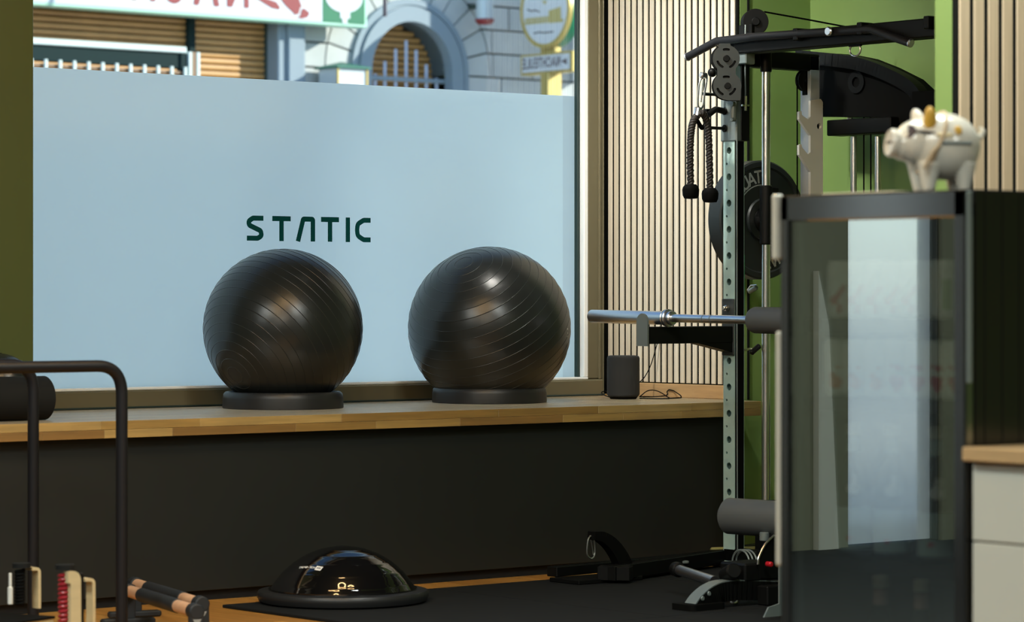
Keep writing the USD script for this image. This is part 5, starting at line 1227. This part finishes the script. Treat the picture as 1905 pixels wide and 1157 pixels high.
# terrace fence
YT = 19.8
te = at(344, 96, Y=YT)[0]; tz = at(200, 79, Y=YT)[2]
fen = thing('picket_fence', 'pale picket terrace fence with a dark wind panel below a pale top rail', 'fence', (te - 2.5, YT, 0))
obj('top_rail', box((te - 5.2, YT - 0.03, tz - 0.048), (te, YT + 0.05, tz), 0.006), M['picket'], fen)
obj('wind_panel', box((te - 5.2, YT - 0.005, tz - 0.165), (te - 0.01, YT + 0.015, tz - 0.05), 0.003), M['darkteal'], fen)
npk = 26
for k in range(npk):
    x = te - 0.02 - k * 0.1235
    obj('picket', box((x - 0.014, YT - 0.045, 0.25), (x + 0.014, YT - 0.025, tz - 0.155), 0.004), M['picket'], fen)
for z in (tz - 0.20, 0.4):
    obj('rail', box((te - 5.2, YT - 0.022, z - 0.012), (te, YT + 0.002, z + 0.012), 0.003), M['brownpost'], fen)
for k in (0, 20):
    obj('fence_post', box((te - 0.02 - k * 0.24 - 0.03, YT - 0.02, -0.021), (te - 0.02 - k * 0.24 + 0.03, YT + 0.04, tz - 0.05), 0.004), M['darkteal'], fen)
po = thing('terrace_post', 'brown terrace post with pale edges at the end of the picket fence', 'post', (te + 0.08, YT, -0.02))
xp0, xp1 = at(347, 120, Y=YT)[0], at(368, 120, Y=YT)[0]; zp = at(355, 97, Y=YT)[2]
obj('core', box((xp0 + 0.03, YT - 0.03, -0.0205), (xp1 - 0.03, YT + 0.03, zp), 0.003), M['brownpost'], po)
obj('edge', box((xp0, YT - 0.035, -0.0205), (xp0 + 0.03, YT + 0.035, zp), 0.003), M['picket'], po)
obj('edge', box((xp1 - 0.03, YT - 0.035, -0.0205), (xp1, YT + 0.035, zp), 0.003), M['picket'], po)

single('unseen_shade_board', box((18.05, 19.75, 3.0), (18.17, 20.92, 4.6), 0.01), M['signwhite'], 'unseen tall white board out of view beyond the name board, shading the house front', 'sign')  # out of view; casts shade on the wall right of the arched window
# lanterns and lamps on the wall
p0, p1 = at(604, 124, Y=20.8), at(667, 124, Y=20.8)
lan = thing('wall_lantern', 'square wall lantern with green roof and milky glass below the sign box', 'wall lamp', ((p0[0] + p1[0]) / 2, 20.8, p0[2] - 0.35))
lw = (p1[0] - p0[0]); lx = p0[0]
rf = trimesh.convex.convex_hull(np.array([(lx, 20.62, p0[2] - 0.015), (lx + lw, 20.62, p0[2] - 0.015), (lx + lw, 20.95, p0[2] - 0.015), (lx, 20.95, p0[2] - 0.015), (lx, 20.62, p0[2]), (lx + lw, 20.62, p0[2]), (lx + lw, 20.95, p0[2]), (lx, 20.95, p0[2]), (lx + lw * 0.4, 20.76, p0[2] + 0.045), (lx + lw * 0.6, 20.8, p0[2] + 0.045)]))
obj('roof', rf, M['lampgreen'], lan)
obj('glass', box((lx + 0.025, 20.65, p0[2] - 0.34), (lx + lw - 0.025, 20.92, p0[2] - 0.014), 0.004), M['lampglass'], lan)
obj('corner_bar', MB().box((lx + 0.018, 20.64, p0[2] - 0.35), (lx + 0.034, 20.655, p0[2] - 0.01)), M['signgold'], lan); obj('corner_bar', MB().box((lx + lw - 0.034, 20.64, p0[2] - 0.35), (lx + lw - 0.018, 20.655, p0[2] - 0.01)), M['signgold'], lan)
obj('wall_arm', box((lx + lw * 0.4, 20.9, p0[2] - 0.2), (lx + lw * 0.6, YF + 0.01, p0[2] - 0.14)), M['joint'], lan)
q0, q1 = at(896, 34, Y=20.75), at(921, 34, Y=20.75)
l2 = thing('wall_lamp', 'white cylindrical wall lamp with a red base beside the arched window', 'wall lamp', ((q0[0] + q1[0]) / 2, 20.75, q0[2]))
lcx, lr = (q0[0] + q1[0]) / 2, (q1[0] - q0[0]) / 2
obj('shade', place(lathe([(0, 0.0), (lr, 0.0), (lr, 0.36), (0, 0.36)], 24), None, (lcx, 20.8, q0[2])), M['lampglass'], l2)
obj('red_base', place(lathe([(0, -0.045), (lr * 0.8, -0.045), (lr * 1.12, -0.02), (lr * 1.12, 0.0), (0, 0.0)], 24), None, (lcx, 20.8, q0[2])), M['signred'], l2)
obj('wall_arm', box((lcx - 0.02, 20.85, q0[2] + 0.1), (lcx + 0.02, YF + 0.02, q0[2] + 0.14)), M['joint'], l2)
h0 = at(716, 26, Y=19.2)
single('hanging_rod', MB().add(rod((h0[0], 19.2, h0[2]), (h0[0], 19.2, h0[2] + 1.4), 0.015, 12)).add(rod((h0[0], 19.2, h0[2] - 0.018), (h0[0], 19.2, h0[2] + 0.002), 0.017, 12)), M['signdark'], 'thin dark hanging rod above the left shoulder of the arched window', 'rod')

# projecting signs on a golden post
XP = 17.0
def yat(u): return at(u, 100, X=XP)[1]
ps = thing('projecting_sign', 'golden post with a round white sign above a small white name board', 'sign', (XP + 0.05, 20.1, -0.02))
za, zb2 = at(1016, 137, X=XP)[2], at(1016, 98, X=XP)[2]
ya, yb_ = yat(1064.5), yat(968)
obj('post', box((XP - 0.03, yat(1024), -0.0205), (XP + 0.13, yat(1024) + 0.10, za + 0.01), 0.006), M['signgold'], ps)
obj('name_board', box((XP, ya, za), (XP + 0.11, yb_, zb2), 0.006), M['signgold'], ps)
obj('board_face', box((XP - 0.004, ya + 0.03, za + 0.022), (XP + 0.001, yb_ - 0.03, zb2 - 0.022)), M['signwhite'], ps)
SF_ = plane_frame((XP - 0.0045, 0, 0), (0, -1, 0), (0, 0, 1))
xc = -(yat(1043)); zt_ = (za + zb2) / 2 - 0.035
for ch, wd_ in zip('NACHTEULE', (0.050, 0.056, 0.050, 0.052, 0.046, 0.044, 0.050, 0.042, 0.044)):
    m = text_flat(ch, 0.085); w0 = m.bounds[1][0] - m.bounds[0][0]; m.apply_translation([-m.bounds[0][0], 0, 0]); m.apply_scale([wd_ / w0, 1, 2])
    obj('letter', put(m, plane_frame((XP - 0.0045, -(xc - wd_), zt_), (0, -1, 0), (0, 0, 1))), M['signdark'], ps, smooth=False); xc -= wd_ + 0.009
def sp_poly(pts): return Polygon([(-at(u, v, X=XP)[1], at(u, v, X=XP)[2]) for u, v in pts])
obj('bird_print', put(prism(sp_poly([(1043, 113), (1049, 112), (1055, 107), (1055, 113), (1056, 120), (1050, 117)]).buffer(0), 0.001), SF_), M['signdark'], ps, smooth=False)
rc = at(1014.5, 18, X=XP); RR = 0.318
obj('round_case', place(lathe([(0, 0), (RR, 0), (RR + 0.012, 0.012), (RR + 0.012, 0.13), (RR, 0.142), (0, 0.142)], 64), (1, 0, 0), (XP, rc[1], rc[2])), M['signgreen'], ps)
obj('round_rim', place(lathe([(RR - 0.022, -0.008), (RR + 0.014, -0.008), (RR + 0.014, 0.03), (RR - 0.022, 0.0), (RR - 0.022, -0.008)], 64), (1, 0, 0), (XP, rc[1], rc[2])), M['signgold'], ps)
obj('round_face', place(lathe([(0, -0.004), (RR - 0.02, -0.004), (RR - 0.02, 0.002), (0, 0.002)], 64), (1, 0, 0), (XP, rc[1], rc[2])), M['signwhite'], ps)
obj('sign_neck', box((XP + 0.03, rc[1] - 0.10, zb2 - 0.01), (XP + 0.09, rc[1] + 0.10, rc[2] - RR + 0.02)), M['signgold'], ps)
RF = plane_frame((XP - 0.0045, 0, 0), (0, -1, 0), (0, 0, 1))
def scrib(pts, w): return LineString([(-at(u, v, X=XP)[1], at(u, v, X=XP)[2]) for u, v in pts]).buffer(w)
crest = unary_union([sp_poly([(1021, 20), (1044, 12), (1045, 40), (1022, 43)]), sp_poly([(1010, 2), (1014, 8), (1018, 2)]).buffer(0.004)])
words = unary_union([scrib([(979 + k, 44 - 0.10 * k), (981 + k, 36 - 0.10 * k)], 0.012) for k in range(0, 42, 5)] + [scrib([(978, 45), (1022, 40)], 0.006), scrib([(978, 37), (1020, 32)], 0.005), scrib([(1024, 40), (1047, 38)], 0.014)])
small = unary_union([scrib([(982, 18), (990, 21), (996, 19), (1004, 22)], 0.006), scrib([(994, 62), (1004, 60), (1014, 61), (1030, 59)], 0.006)])
for nm_, g, m_ in (('crest', crest, M['goldprint']), ('gold_script', words, M['goldprint']), ('small_script', small, M['signdark'])):
    for g2 in getattr(g, 'geoms', [g]):
        obj(nm_, put(prism(g2, 0.001 if nm_ != 'gold_script' else 0.0014), RF), m_, ps, smooth=False)
